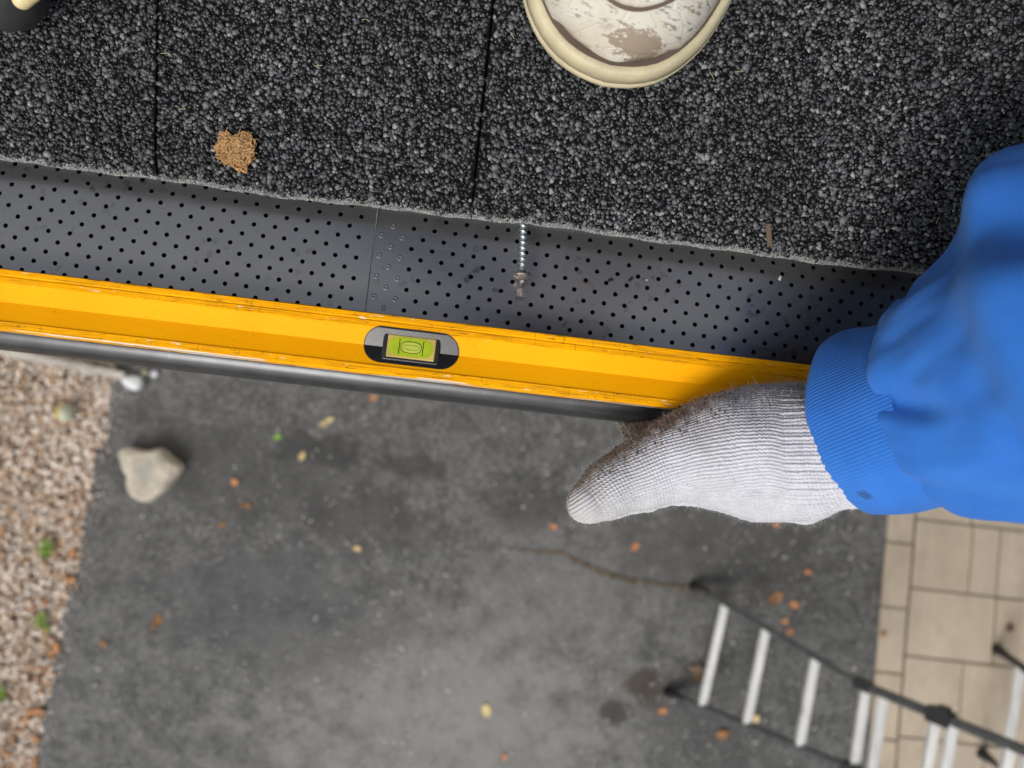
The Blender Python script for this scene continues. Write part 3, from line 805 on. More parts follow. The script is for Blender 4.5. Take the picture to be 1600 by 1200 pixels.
lathe_screw('washer', [(wz - 0.0014, 0.0018), (wz - 0.0012, 0.0044), (wz - 0.0003, 0.0050), (wz + 0.0002, 0.0048), (wz + 0.0005, 0.0051), (wz + 0.0010, 0.0047), (wz + 0.0024, 0.0026), (wz + 0.0026, 0.0016)], M['rusty_zinc'], screw, 28)
hd = lathe_screw('hex_head', [(SLn - 0.0044, 0.0034), (SLn - 0.0036, 0.0035), (SLn - 0.0034, 0.0027), (SLn - 0.0004, 0.0027), (SLn, 0.0023)], M['rusty_zinc'], screw, 36, True)

# ------------------------------------------------------------------ shoe
ROOF = Matrix.Rotation(PITCH, 4, 'X')
def m_leather():
    t = NT('worn_white_leather'); c = t.coord()
    crk = t.voro(t.scale(c, (60, 170, 60)), 1.0, 'DISTANCE_TO_EDGE')
    n = t.noise(c, 55, 4, 0.65); n2 = t.noise(t.scale(c, (160, 420, 160)), 1, 4, 0.7)
    base = t.mix(t.rng(n, 0.35, 0.7), (0.56, 0.54, 0.48), (0.49, 0.44, 0.34))
    flk = t.math('MULTIPLY', t.rng(n2, 0.56, 0.60), t.rng(t.noise(c, 34, 2), 0.42, 0.52))
    base = t.mix(t.math('MULTIPLY', flk, 0.8), base, (0.17, 0.135, 0.095))
    p = t.vmath('SUBTRACT', c, (0.008, 0.0150, 0.047))
    d = t.vmath('LENGTH', t.scale(p, (78, 150, 20)))
    d = t.math('ADD', d, t.math('MULTIPLY', t.math('SUBTRACT', n2, 0.5), 3.0))
    base = t.mix(t.rng(d, 0.98, 0.86), base, (0.27, 0.22, 0.165))
    t.bump(t.math('ADD', t.math('MULTIPLY', flk, -1.2), t.rng(crk, 0.0, 0.06)), 0.35, 0.0008)
    return t.done(base, 0.5, 0, 0.4)
M['leather'] = m_leather()
M['sole'] = simple('yellowed_rubber', (0.52, 0.46, 0.30), 0.6, 0, 0.16, 45, 0.3, 400)
M['stitch'] = simple('dark_seam', (0.10, 0.07, 0.05), 0.8)
M['trousers'] = simple('dark_denim', (0.03, 0.035, 0.05), 0.85, 0, 0.3, 60, 0.3, 600)
SHOE_Y = [0, 0.0015, 0.006, 0.014, 0.026, 0.042, 0.062, 0.085, 0.11, 0.14, 0.175, 0.21, 0.245, 0.27, 0.283, 0.29]
SHOE_L = [0, 0.012, 0.024, 0.0345, 0.0435, 0.0495, 0.053, 0.0545, 0.053, 0.048, 0.041, 0.037, 0.036, 0.031, 0.020, 0]
SHOE_R = [0, 0.012, 0.0235, 0.033, 0.0415, 0.0475, 0.0515, 0.053, 0.051, 0.045, 0.038, 0.0345, 0.034, 0.030, 0.020, 0]
def outline(inset, n=72):
    """closed outline of the sole, offset inwards"""
    yl = np.linspace(0, 1, 60) ** 2 * 0.145; yl = np.concatenate([yl, 0.29 - yl[::-1][1:]])
    Lp = [(-np.interp(y, SHOE_Y, SHOE_L), y) for y in yl]; Rp = [(np.interp(y, SHOE_Y, SHOE_R), y) for y in yl[::-1]][1:-1]
    P2 = np.array(Lp + Rp)
    # smooth and resample
    for _ in range(6): P2 = 0.25 * np.roll(P2, 1, 0) + 0.5 * P2 + 0.25 * np.roll(P2, -1, 0)
    seg = np.linalg.norm(np.roll(P2, -1, 0) - P2, axis=1); s = np.concatenate([[0], np.cumsum(seg)]); Pc = np.vstack([P2, P2[:1]])
    u = np.linspace(0, s[-1], n, endpoint=False)
    Q = np.stack([np.interp(u, s, Pc[:, 0]), np.interp(u, s, Pc[:, 1])], 1)
    Tn = np.roll(Q, -1, 0) - np.roll(Q, 1, 0); Tn /= np.linalg.norm(Tn, axis=1)[:, None]
    Nn = np.stack([-Tn[:, 1], Tn[:, 0]], 1)
    ctr = np.array([0, 0.14]); sgn = np.sign(np.sum((ctr - Q) * Nn, 1))[:, None]
    return Q + Nn * np.sign(np.median(sgn)) * inset
def make_shoe(parent, loc, rz):
    root = link('shoe', None, None, parent); root.empty_display_size = 0.05
    root.matrix_world = Matrix.Translation(loc) @ ROOF @ Matrix.Rotation(rz, 4, 'Z') @ Matrix.Scale(1.07, 4)
    zs = [(0.0025, 0.003), (0.0008, 0.004), (-0.0004, 0.008), (-0.0004, 0.0145), (0.0010, 0.0152), (0.0012, 0.0160), (0.0002, 0.0168), (0.0012, 0.024), (0.0026, 0.0275), (0.0042, 0.0285), (0.0068, 0.0280)]
    rings = [[(x, y, z + 0.006 * max(0, 1 - y / 0.05) ** 2) for x, y in outline(i, 110)] for i, z in zs]
    me = mesh('sole', *loft(rings)); link('sole', me, M['sole'], root, True)
    # upper: arch sections along the length
    def hgt(y): return np.interp(y, [0.006, 0.012, 0.022, 0.036, 0.055, 0.075, 0.10, 0.13, 0.17, 0.25, 0.284], [0.030, 0.041, 0.050, 0.0565, 0.060, 0.063, 0.070, 0.083, 0.095, 0.095, 0.09])
    base = outline(0.0068, 200)
    ys = [0.0068, 0.0075, 0.009, 0.0115, 0.015, 0.02, 0.026, 0.033, 0.042, 0.052, 0.064, 0.078, 0.095, 0.12, 0.15, 0.19, 0.23, 0.26, 0.278]
    rings = []
    for y in ys:
        lx = base[base[:, 0] < 0]; rx = base[base[:, 0] > 0]
        xl = np.interp(y, *np.array(sorted([(q[1], q[0]) for q in lx])).T); xr = np.interp(y, *np.array(sorted([(q[1], q[0]) for q in rx])).T)
        h = hgt(y); ring = []
        for i in range(41):
            a = math.pi * i / 40; cx, sx = math.cos(a), math.sin(a)
            ex = 0.72 if y < 0.1 else 0.85
            X = (xl + xr) / 2 - (xr - xl) / 2 * math.copysign(abs(cx) ** ex, cx)
            Zz = 0.027 + (h - 0.027) * sx ** 0.8
            ring.append((X, y + 0.0035 * (1 - sx) * (1 if y < 0.02 else 0), Zz + 0.0008 * mnoise.noise(Vector((X * 60, y * 60, 0)))))
        rings.append(ring)
    V, Fc = loft(rings, False)
    c0 = len(V); Fc.append(tuple(range(40, -1, -1)))
    link('upper', mesh('upper', V, Fc), M['leather'], root, True)
    # dark brown strip along the joint between upper and foxing
    jr = [[(x, y, 0.0293 + 0.006 * max(0, 1 - y / 0.05) ** 2) for x, y in outline(i, 110)] for i in (0.0059, 0.0088)]
    link('welt_seam', mesh('welt_seam', *loft(jr, True, False, False)), M['stitch'], root)
    # the U-shaped vamp overlay whose front edge crosses the toe
    def top_z(x, y):
        h = hgt(y); xl = np.interp(y, SHOE_Y, SHOE_L); s = min(abs(x) / max(xl - 0.006, 1e-4), 0.999)
        cxx = s ** (1 / 0.72); return 0.027 + (h - 0.027) * (1 - cxx * cxx) ** 0.4
    rows = []
    for j, yo in enumerate([0.0, 0.0004, 0.0015, 0.006, 0.014, 0.03, 0.06]):
        row = []
        for i in range(25):
            x = -0.034 + 0.068 * i / 24; yf = 0.0265 + (x / 0.034) ** 2 * 0.026
            y = yf + yo; row.append((x, y, top_z(x, y) + (0.0 if j == 0 else 0.0016 + 0.0006 * (j > 2))))
        rows.append(row)
    link('vamp', mesh('vamp', *loft(rows, False)), M['leather'], root, True)
    rows = []
    for yo in (-0.0016, 0.0002):
        rows.append([(x, 0.0265 + (x / 0.034) ** 2 * 0.026 + yo, top_z(x, 0.0265 + (x / 0.034) ** 2 * 0.026 + yo) + 0.0005) for x in [-0.034 + 0.068 * i / 24 for i in range(25)]])
    link('vamp_seam', mesh('vamp_seam', *loft(rows, False)), M['stitch'], root)
    return root

# ------------------------------------------------------------------ person: gloved hand, sleeve, shoes, and the crouching body they belong to
person = tag(empty('person', at_roof(0.05, 0.35, 0.0)), 'person in blue sweatshirt, white knit glove and worn white sneaker, reaching over gutter', 'person')
def wparent(o):
    o.parent = person; o.matrix_parent_inverse = Matrix.Translation(-Vector(person.location)); return o
shoe_a = make_shoe(None, (0.0379, 0.1863, 2.5570), -0.10); 
wm = shoe_a.matrix_world.copy(); shoe_a.parent = person; shoe_a.matrix_parent_inverse = Matrix.Translation(-Vector(person.location)); 

def catmull(P_, n):
    P_ = np.array(P_, float); Q = np.vstack([2 * P_[0] - P_[1], P_, 2 * P_[-1] - P_[-2]]); out = []
    for i in range(len(P_) - 1):
        a, b, c, d = Q[i:i + 4]
        for k_ in range(n):
            t = k_ / n; out.append(0.5 * (2 * b + (c - a) * t + (2 * a - 5 * b + 4 * c - d) * t * t + (3 * b - a - 3 * c + d) * t ** 3))
    out.append(P_[-1]); return np.array(out)
# glove
AX = [((0.2036, 0.0236, 2.5809), 0.026), ((0.1860, 0.0157, 2.5599), 0.0310), ((0.1630, 0.0101, 2.5438), 0.0355), ((0.1422, 0.0075, 2.5351), 0.0352), ((0.1238, 0.0035, 2.5273), 0.0300), ((0.1075, -0.0017, 2.5235), 0.0225), ((0.0906, -0.0097, 2.5225), 0.0190), ((0.0735, -0.0193, 2.5244), 0.0162), ((0.0603, -0.0303, 2.5283), 0.0122)]
FING = [  # mcp, pip, dip, tip, radii
    ((0.1234, 0.0106, 2.5007), (0.0931, 0.0140, 2.4861), (0.0887, 0.0204, 2.4684), (0.1045, 0.0277, 2.4613), 0.0125, 0.0100, 0.0092, 0.0085),
    ((0.1287, 0.0103, 2.4788), (0.0961, 0.0161, 2.4643), (0.0940, 0.0256, 2.4489), (0.1116, 0.0343, 2.4419), 0.0125, 0.0102, 0.0093, 0.0086),
    ((0.1383, 0.0103, 2.4590), (0.1050, 0.0173, 2.4445), (0.1018, 0.0293, 2.4293), (0.1178, 0.0384, 2.4243), 0.0120, 0.0098, 0.0089, 0.0082),
    ((0.1518, 0.0109, 2.4413), (0.1232, 0.0179, 2.4270), (0.1195, 0.0283, 2.4136), (0.1316, 0.0371, 2.4085), 0.0110, 0.0085, 0.0078, 0.0072)]
def glove_sdf(G):
    d = None
    for (a, ra), (b, rb) in zip(AX[:-1], AX[1:]):
        e = sd_cone(G, a, b, ra, rb); d = e if d is None else smin(d, e, 0.006)
    wr = AX[2][0]
    for m, p, q, t_, r0, r1, r2, r3 in FING:
        d = smin(d, sd_cone(G, wr, m, 0.020, 0.016), 0.012)
        f = smin(sd_cone(G, m, p, r0 + 0.002, r1), sd_cone(G, p, q, r1, r2), 0.004)
        f = smin(f, sd_cone(G, q, t_, r2, r3), 0.004)
        d = smin(d, f, 0.005)
    w = 0.0006 * np.sin(G[..., 0] * 170 + 60 * G[..., 1]) * np.sin(G[..., 1] * 110) + 0.0008 * np.sin(G[..., 0] * 95 + 2.0)
    return d + w
gme = sdf_mesh('glove', glove_sdf, (0.035, -0.075, 2.385), (0.262, 0.075, 2.62), 0.00135)
co = mesh_co(gme); no = mesh_no(gme)
axp = np.array([a for a, r in AX]); axr = np.array([r for a, r in AX])
seglen = np.linalg.norm(np.diff(axp, axis=0), axis=1); cum = np.concatenate([[0], np.cumsum(seglen)])
AXF = catmull(np.hstack([axp, axr[:, None]]), 8); axp, axr = AXF[:, :3], AXF[:, 3]
seglen = np.linalg.norm(np.diff(axp, axis=0), axis=1); cum = np.concatenate([[0], np.cumsum(seglen)])
best = np.full(len(co), 1e9); ks = np.zeros(len(co)); cp_ = np.zeros_like(co); tv = np.zeros_like(co)
for i in range(len(axp) - 1):
    ba = axp[i + 1] - axp[i]; h = np.clip(((co - axp[i]) @ ba) / (ba @ ba), 0, 1)
    q = axp[i] + h[:, None] * ba; dd = np.linalg.norm(co - q, axis=1); m_ = dd < best
    best[m_] = dd[m_]; ks[m_] = cum[i] + h[m_] * seglen[i]; cp_[m_] = q[m_]; tv[m_] = ba / np.linalg.norm(ba)
off = co - cp_
side = np.cross(np.array([0, 0, 1.0]), tv); side /= np.linalg.norm(side, axis=1)[:, None]
upv = np.cross(tv, side)
th = np.arctan2(np.sum(off * side, 1), np.sum(off * upv, 1))
rl = np.interp(ks, cum, axr)
so = np.sum(off * side, 1) / rl; uo = np.sum(off * upv, 1)
ku = rl * np.where(uo > 0, np.arcsin(np.clip(so, -1, 1)), np.sign(so) * (np.pi - np.arcsin(np.clip(np.abs(so), 0, 1))))
rv = np.linalg.norm(off, axis=1) / rl; ku = np.where(rv > 1.25, th * rl, ku)
# ribbed wristband and folds stand out as real relief
rib = np.clip((0.066 - ks) / 0.012, 0, 1)
disp = rib * 0.0005 * np.cos(ku / 0.0046 * 2 * np.pi) + (1 - rib) * 0.00022 * np.cos(ku / 0.0019 * 2 * np.pi)
disp += 0.0016 * np.array([mnoise.noise(Vector((p[0] * 70, p[1] * 28, p[2] * 40))) for p in co])
set_co(gme, co + no * disp[:, None])
fattr(gme, 'knit_u', ku); fattr(gme, 'knit_s', ks)
palm = np.clip((-np.sum(off * side, 1) / rl), -1, 1) if np.mean(side[:, 1]) < 0 else np.clip(np.sum(off * side, 1) / rl, -1, 1)
palm = np.maximum(palm, np.clip((2.485 - co[:, 2]) / 0.01, 0, 1))
fattr(gme, 'palm', palm)
def m_knit():
    t = NT('white_cotton_knit'); u = t.attr('knit_u'); s = t.attr('knit_s'); pa = t.attr('palm'); c = t.coord()
    wob = t.math('MULTIPLY', t.math('SUBTRACT', t.noise(c, 60, 2), 0.5), 0.0022)
    uu = t.math('ADD', u, wob)
    row = t.math('SINE', t.math('MULTIPLY', uu, 2 * math.pi / 0.0019))
    par = t.math('ABSOLUTE', t.math('SINE', t.math('MULTIPLY', uu, math.pi / 0.0019)))
    st = t.math('SINE', t.math('ADD', t.math('MULTIPLY', s, 2 * math.pi / 0.0021), t.math('MULTIPLY', par, 2.4)))
    fuzz = t.noise(c, 900, 3, 0.7)
    h = t.math('ADD', t.math('ADD', t.math('MULTIPLY', row, 0.6), t.math('MULTIPLY', st, 0.35)), t.math('MULTIPLY', fuzz, 1.3))
    t.bump(h, 0.85, 0.0005)
    n = t.noise(c, 45, 5, 0.7); n2 = t.noise(c, 160, 4, 0.7)
    base = t.mix(t.rng(n2, 0.35, 0.65), (0.53, 0.53, 0.58), (0.62, 0.62, 0.67))
    grey = t.math('MULTIPLY', t.rng(t.math('ADD', pa, t.math('MULTIPLY', t.math('SUBTRACT', n, 0.5), 1.6)), 0.25, 1.0), t.rng(n2, 0.3, 0.6))
    base = t.mix(t.math('MULTIPLY', grey, 0.75), base, (0.19, 0.17, 0.155))
    thumb = t.rng(s, 0.125, 0.16)
    brown = t.math('MULTIPLY', t.rng(t.math('ADD', pa, t.math('MULTIPLY', t.math('SUBTRACT', n2, 0.5), 1.0)), 0.74, 0.95), t.rng(s, 0.085, 0.11))
    base = t.mix(t.math('MULTIPLY', brown, 0.9), base, (0.12, 0.068, 0.035))
    tip = t.math('MULTIPLY', thumb, t.rng(n, 0.35, 0.65, 0.15, 0.5))
    base = t.mix(tip, base, (0.40, 0.37, 0.31))
    return t.done(base, 0.95, 0, 0.15, Sheen_Weight=0.25, Sheen_Roughness=0.6)
M['knit'] = m_knit()
glove = wparent(link('glove', gme, M['knit'], None, True))
# loose fibres standing off the knit
co = mesh_co(gme); no = mesh_no(gme)
N = 16000
vi = rng.integers(0, len(co), N)
vi = vi[(co[vi, 2] > 2.47) & (ks[vi] > 0.03)]
N = len(vi)
tg = rng.normal(size=(N, 3)); d0 = no[vi] * rng.uniform(0.1, 0.8, N)[:, None] + tg * 0.75; d0 /= np.linalg.norm(d0, axis=1)[:, None]
ln = rng.uniform(0.0010, 0.0036, N)[:, None]; sdn = np.cross(d0, rng.normal(size=(N, 3))); sdn /= np.linalg.norm(sdn, axis=1)[:, None]
b0 = co[vi]; b1 = b0 + d0 * ln * 0.6; b2 = b1 + (d0 + rng.normal(size=(N, 3)) * 0.8) * ln * 0.5
w = 0.000032
V = np.stack([b0 - sdn * w, b0 + sdn * w, b1 - sdn * w, b1 + sdn * w, b2 - sdn * w * .5, b2 + sdn * w * .5], 1).reshape(-1, 3)
T = (np.array([(0, 1, 3, 2), (2, 3, 5, 4)])[None] + 6 * np.arange(N)[:, None, None]).reshape(-1, 4)
def m_fibre():
    t = NT('cotton_fibre'); r = t.island()
    return t.done(t.ramp(r, [(0.0, (0.36, 0.33, 0.30)), (0.3, (0.52, 0.52, 0.55)), (1.0, (0.66, 0.66, 0.69))]), 0.9, 0, 0.1)
fme = fast_mesh('fuzz', V, T); fme.materials.append(m_fibre())
fz = link('fuzz', fme, None, glove); tag(fz, kind='stuff')
# dirt crumbs caught on the palm edge
sel = np.where((palm > 0.55) & (ks > 0.08) & (co[:, 2] > 2.46))[0]
if len(sel):
    sel = rng.choice(sel, min(700, len(sel)), replace=False)
    dm = stones('dirt_crumbs', co[sel] + no[sel] * 0.0003, rng.uniform(0.0002, 0.0007, len(sel)), simple('dry_soil', (0.09, 0.052, 0.028), 0.95, 0, 0.5, 300), 0.7)
    dm.parent = glove; tag(dm, kind='stuff')

# sleeve and cuff
def m_cloth(name, ribbed):
    t = NT(name); u = t.attr('around'); s = t.attr('along'); c = t.coord()
    n = t.noise(c, 30, 4); f = t.noise(c, 1400, 2)
    base = t.mix(t.rng(n, 0.3, 0.7), (0.020, 0.125, 0.47), (0.032, 0.165, 0.56))
    if ribbed:
        h = t.math('ADD', t.math('SINE', t.math('MULTIPLY', t.math('ADD', u, t.math('MULTIPLY', s, 0.35)), 2 * math.pi / 0.0018)), t.math('MULTIPLY', f, 0.9))
        t.bump(h, 0.34, 0.0004)
        sm = t.math('MULTIPLY', t.rng(t.noise(c, 38, 3), 0.66, 0.7), 0.6)
        base = t.mix(sm, base, (0.02, 0.035, 0.07))
    else:
        h = t.math('ADD', t.math('MULTIPLY', t.math('SINE', t.math('MULTIPLY', t.math('ADD', u, t.math('MULTIPLY', s, 0.6)), 2 * math.pi / 0.0013)), 0.4), f)
        t.bump(h, 0.3, 0.0004)
    return t.done(base, 0.85, 0, 0.2, Sheen_Weight=0.18, Sheen_Roughness=0.5, Sheen_Tint=(0.5, 0.7, 1.0, 1))
M['blue'] = m_cloth('blue_fleece', False); M['blue_rib'] = m_cloth('blue_ribbed_cuff', True)
def sleeve_mesh(name, rings, n=96, sub=8, fold=None):
    """rings: (centre xyz, tangent xyz, r_side, r_front)"""
    D = catmull([list(c) + list(t) + [a, b] for c, t, a, b in rings], sub)
    V = []; U = []; S = []; acc = 0
    for i, row in enumerate(D):
        c = row[:3]; t = row[3:6] / np.linalg.norm(row[3:6]); a, b = row[6], row[7]
        if i: acc += np.linalg.norm(c - D[i - 1][:3])
        n1 = np.array([0, 1.0, 0]) - t * t[1]; n1 /= np.linalg.norm(n1); n2 = np.cross(t, n1)
        for k_ in range(n):
            th = 2 * math.pi * k_ / n; r = np.array([a * math.cos(th), b * math.sin(th)])
            f = fold(acc, th, i / (len(D) - 1)) if fold else 0
            r = r * (1 + f / np.linalg.norm(r))
            V.append(c + n1 * r[0] + n2 * r[1]); U.append((th if th < math.pi else th - 2 * math.pi) * (a + b) / 2); S.append(acc)
    m = len(D); Fc = np.array([(i * n + j, i * n + (j + 1) % n, (i + 1) * n + (j + 1) % n, (i + 1) * n + j) for i in range(m - 1) for j in range(n)])
    me = fast_mesh(name, np.array(V), Fc); fattr(me, 'around', U); fattr(me, 'along', S)
    return me
tC = np.array((0.2002, 0.0357, 2.5807)) - np.array((0.1897, 0.0303, 2.5580))
tC = tC / np.linalg.norm(tC)
cA, cB, cC = np.array((0.1946, 0.0302, 2.5581)), np.array((0.2042, 0.0332, 2.5756)), np.array((0.2144, 0.0398, 2.5974))
def cuff_fold(s, th, f): return 0.0013 * math.sin(2 * th + 1 + s * 30) + 0.0016 * mnoise.noise(Vector((math.cos(th) * 2.2, math.sin(th) * 2.2, s * 30)))
me = sleeve_mesh('cuff', [(cA + tC * 0.030, tC, 0.0425, 0.0425), (cA + tC * 0.004, tC, 0.0445, 0.0445), (cA, tC, 0.0455, 0.0455), (cA + tC * 0.001, tC, 0.0468, 0.0468), (cA + tC * 0.006, tC, 0.0474, 0.0474), (cB, tC, 0.0470, 0.0470), (cC, tC, 0.044, 0.044)], 120, 6, cuff_fold)
cuff = wparent(link('cuff', me, M['blue_rib'], None, True))
E1 = np.array((0.2189, 0.0446, 2.6079)); E2 = np.array((0.2299, 0.0551, 2.6300)); E3 = np.array((0.2452, 0.0715, 2.6516))
elbow = np.array((0.42, 0.075, 2.71)); sh = np.array((0.40, 0.34, 2.90))
tD = (E3 - cB) / np.linalg.norm(E3 - cB)
def sleeve_fold(s, th, f):
    # th = 0 faces the house, pi / 2 faces away from the ground: a few long soft folds plus a pinch just behind the hem
    a = 0.0026 * math.sin(2 * th + 14 * s + 0.5) + 0.0045 * mnoise.noise(Vector((math.cos(th) * 1.6, math.sin(th) * 1.6, s * 20)))
    a += 0.0026 * mnoise.noise(Vector((math.cos(th) * 4, math.sin(th) * 4, s * 45 + 3))) + 0.0012 * mnoise.noise(Vector((math.cos(th) * 9, math.sin(th) * 9, s * 60 + 7)))
    for t0, s0, wt, ws, am in FOLDS:
        dt = (th - t0 - (s - s0) * 6 + math.pi) % (2 * math.pi) - math.pi
        a -= am * math.exp(-(dt / wt) ** 2 - ((s - s0) / ws) ** 2)
    return a * min(1, s / 0.03 + 0.25)
FOLDS = [(1.75, 0.022, 0.13, 0.022, 0.0085), (1.15, 0.105, 0.26, 0.060, 0.0120), (2.4, 0.090, 0.20, 0.045, 0.0055), (0.7, 0.06, 0.2, 0.03, 0.005)]
H0 = np.array((0.2095, 0.0401, 2.5913))
me = sleeve_mesh('sleeve', [(H0 + tD * 0.016, tC, 0.038, 0.038), (H0 + tD * 0.004, tC, 0.041, 0.041), (H0, tC, 0.0455, 0.0455), (H0 + tD * 0.005, tC, 0.0500, 0.0490), (E1, tD, 0.0570, 0.054), (E2, tD, 0.0675, 0.062), (E3, tD, 0.085, 0.072),
                            (E3 * 0.5 + elbow * 0.5, tD, 0.080, 0.074), (elbow, np.array((0.3, 0.6, 0.55)), 0.076, 0.074), ((elbow + sh) / 2, sh - elbow, 0.078, 0.078), (sh, sh - elbow, 0.085, 0.085)], 120, 8, sleeve_fold)
sleeve = wparent(link('sleeve', me, M['blue'], None, True))

# the rest of the crouching body: torso, other arm, legs, head (outside the frame, over the roof behind the camera)
def union(parts, k=0.03):
    def fn(G):
        d = None
        for a, b, ra, rb in parts:
            e = sd_cone(G, a, b, ra, rb); d = e if d is None else smin(d, e, k)
        return d
    return fn
CH = (0.21, 0.48, 3.02); HP = (0.14, 0.86, 3.02); RS = (0.02, 0.42, 3.06); LS = tuple(sh)
jacket_sdf = union([(HP, CH, 0.145, 0.165), (CH, LS, 0.12, 0.082), (CH, RS, 0.12, 0.085), (RS, (-0.17, 0.30, 3.10), 0.080, 0.062), ((-0.17, 0.30, 3.10), (0.0, 0.115, 3.035), 0.062, 0.040), (CH, (0.19, 0.38, 3.14), 0.10, 0.075)], 0.04)
me = sdf_mesh('sweatshirt', jacket_sdf, (-0.30, 0.04, 2.72), (0.56, 1.06, 3.30), 0.013)
fattr(me, 'around', mesh_co(me)[:, 0]); fattr(me, 'along', mesh_co(me)[:, 1])
wparent(link('sweatshirt', me, M['blue'], None, True))
def hgt_roof(y): return 2.534 + (y - 0.118) * math.tan(PITCH)
ANK1 = (0.062, 0.395, hgt_roof(0.395) + 0.11); ANK2 = (-0.30, 0.46, hgt_roof(0.46) + 0.11)
legs_sdf = union([(HP, (0.14, 0.92, 3.0), 0.15, 0.15), (HP, (0.10, 0.46, 3.16), 0.10, 0.075), ((0.10, 0.46, 3.16), ANK1, 0.072, 0.050), (HP, (-0.20, 0.56, 3.14), 0.10, 0.075), ((-0.20, 0.56, 3.14), ANK2, 0.072, 0.050)], 0.03)
me = sdf_mesh('trousers', legs_sdf, (-0.42, 0.30, 2.62), (0.36, 1.14, 3.32), 0.014)
wparent(link('trousers', me, M['trousers'], None, True))
HC = np.array((0.16, 0.28, 3.29))
head_sdf = union([(tuple(HC + (0, 0.02, 0.03)), tuple(HC + (0, -0.02, -0.03)), 0.085, 0.075), (tuple(HC + (0, -0.05, -0.06)), tuple(HC + (0, -0.062, -0.075)), 0.045, 0.04), ((0.19, 0.38, 3.16), tuple(HC), 0.055, 0.06),
                  (tuple(HC + (0, -0.095, -0.01)), tuple(HC + (0, -0.112, -0.035)), 0.009, 0.013), (tuple(HC + (0.083, 0.0, 0)), tuple(HC + (0.088, 0.01, 0.03)), 0.012, 0.016), (tuple(HC + (-0.083, 0.0, 0)), tuple(HC + (-0.088, 0.01, 0.03)), 0.012, 0.016)], 0.012)
me = sdf_mesh('head', head_sdf, (0.02, 0.08, 3.06), (0.32, 0.50, 3.44), 0.006)
wparent(link('head', me, simple('skin', (0.50, 0.29, 0.20), 0.55), None, True))
hand_parts = [((-0.01, 0.12, 3.035), (0.045, 0.075, 3.012), 0.028, 0.030)]
for kx, (fy, fl_) in enumerate([(0.062, 0.060), (0.048, 0.066), (0.034, 0.062), (0.022, 0.050)]):
    b_ = np.array((0.062 + 0.004 * kx, 0.085 - 0.019 * kx, 3.008)); m_ = b_ + (0.035, -0.010, -0.002); e_ = m_ + (0.020, -0.004, -0.022)
    hand_parts += [((0.045, 0.075, 3.012), tuple(b_), 0.020, 0.0115), (tuple(b_), tuple(m_), 0.0105, 0.0095), (tuple(m_), tuple(e_), 0.0095, 0.008)]
hand_parts += [((0.03, 0.075, 3.005), (0.02, 0.045, 2.992), 0.015, 0.012), ((0.02, 0.045, 2.992), (0.035, 0.015, 2.985), 0.012, 0.0095)]
me = sdf_mesh('right_glove', union(hand_parts, 0.007), (-0.06, -0.03, 2.95), (0.15, 0.17, 3.09), 0.003)
for a_, v_ in (('knit_u', mesh_co(me)[:, 1]), ('knit_s', 0.09 + 0 * mesh_co(me)[:, 0]), ('palm', -1 + 0 * mesh_co(me)[:, 0])): fattr(me, a_, v_)
wparent(link('glove', me, M['knit'], None, True))
for sx in (-1, 1):
    for nm_, off_, r_, mt_ in (('eye', (0.030 * sx, -0.078, 0.006), 0.0125, (0.75, 0.74, 0.72)), ('pupil', (0.030 * sx, -0.0885, 0.004), 0.0050, (0.02, 0.015, 0.01))):
        bm = bmesh.new(); bmesh.ops.create_uvsphere(bm, u_segments=16, v_segments=10, radius=r_); me = bpy.data.meshes.new(nm_); bm.to_mesh(me); bm.free()
        o = link(nm_, me, simple(nm_, mt_, 0.3), None, True); o.location = tuple(HC + off_); wparent(o)
    wparent(link('eyebrow', mesh('eyebrow', *tube([tuple(HC + (0.014 * sx, -0.094, 0.022)), tuple(HC + (0.030 * sx, -0.090, 0.028)), tuple(HC + (0.046 * sx, -0.076, 0.022))], [0.003, 0.004, 0.002], 8)), simple('brow_hair', (0.03, 0.02, 0.012), 0.7), None, True))
wparent(link('mouth', mesh('mouth', *tube([tuple(HC + (-0.022, -0.097, -0.058)), tuple(HC + (0, -0.1045, -0.060)), tuple(HC + (0.022, -0.097, -0.058))], [0.002, 0.0045, 0.002], 8)), simple('lips', (0.40, 0.16, 0.13), 0.5), None, True))
hair_sdf = union([(tuple(HC + (0, 0.035, 0.045)), tuple(HC + (0, 0.005, 0.03)), 0.086, 0.082)], 0.01)
me = sdf_mesh('hair', hair_sdf, (0.04, 0.15, 3.20), (0.28, 0.44, 3.44), 0.007)
wparent(link('hair', me, simple('dark_hair', (0.03, 0.02, 0.012), 0.6, 0, 0.4, 200, 0.6, 400), None, True))
shoe_b = make_shoe(None, at_roof(-0.305, 0.185, 0.002), 0.12)
shoe_b.parent = person; shoe_b.matrix_parent_inverse = Matrix.Translation(-Vector(person.location))

# the phone that takes the picture, held flat over the gutter just behind the lens
phone = tag(empty('phone', (0, 0, 2.95)), 'black phone held flat over the gutter in a gloved hand', 'phone')
phone.matrix_world = Matrix.Translation((0, 0, 2.95)) @ M3.to_4x4()
bp = link('phone_body', box_mesh('phone_body', (0.160, 0.075, 0.0085), 0.003, 3), M['black_plastic'], phone); bp.location = (0.058, 0.018, 0.0090)
bp = link('screen', box_mesh('screen', (0.152, 0.068, 0.0006), 0.0002, 1), simple('phone_glass', (0.006, 0.006, 0.007), 0.08), phone); bp.location = (0.058, 0.018, 0.0136)

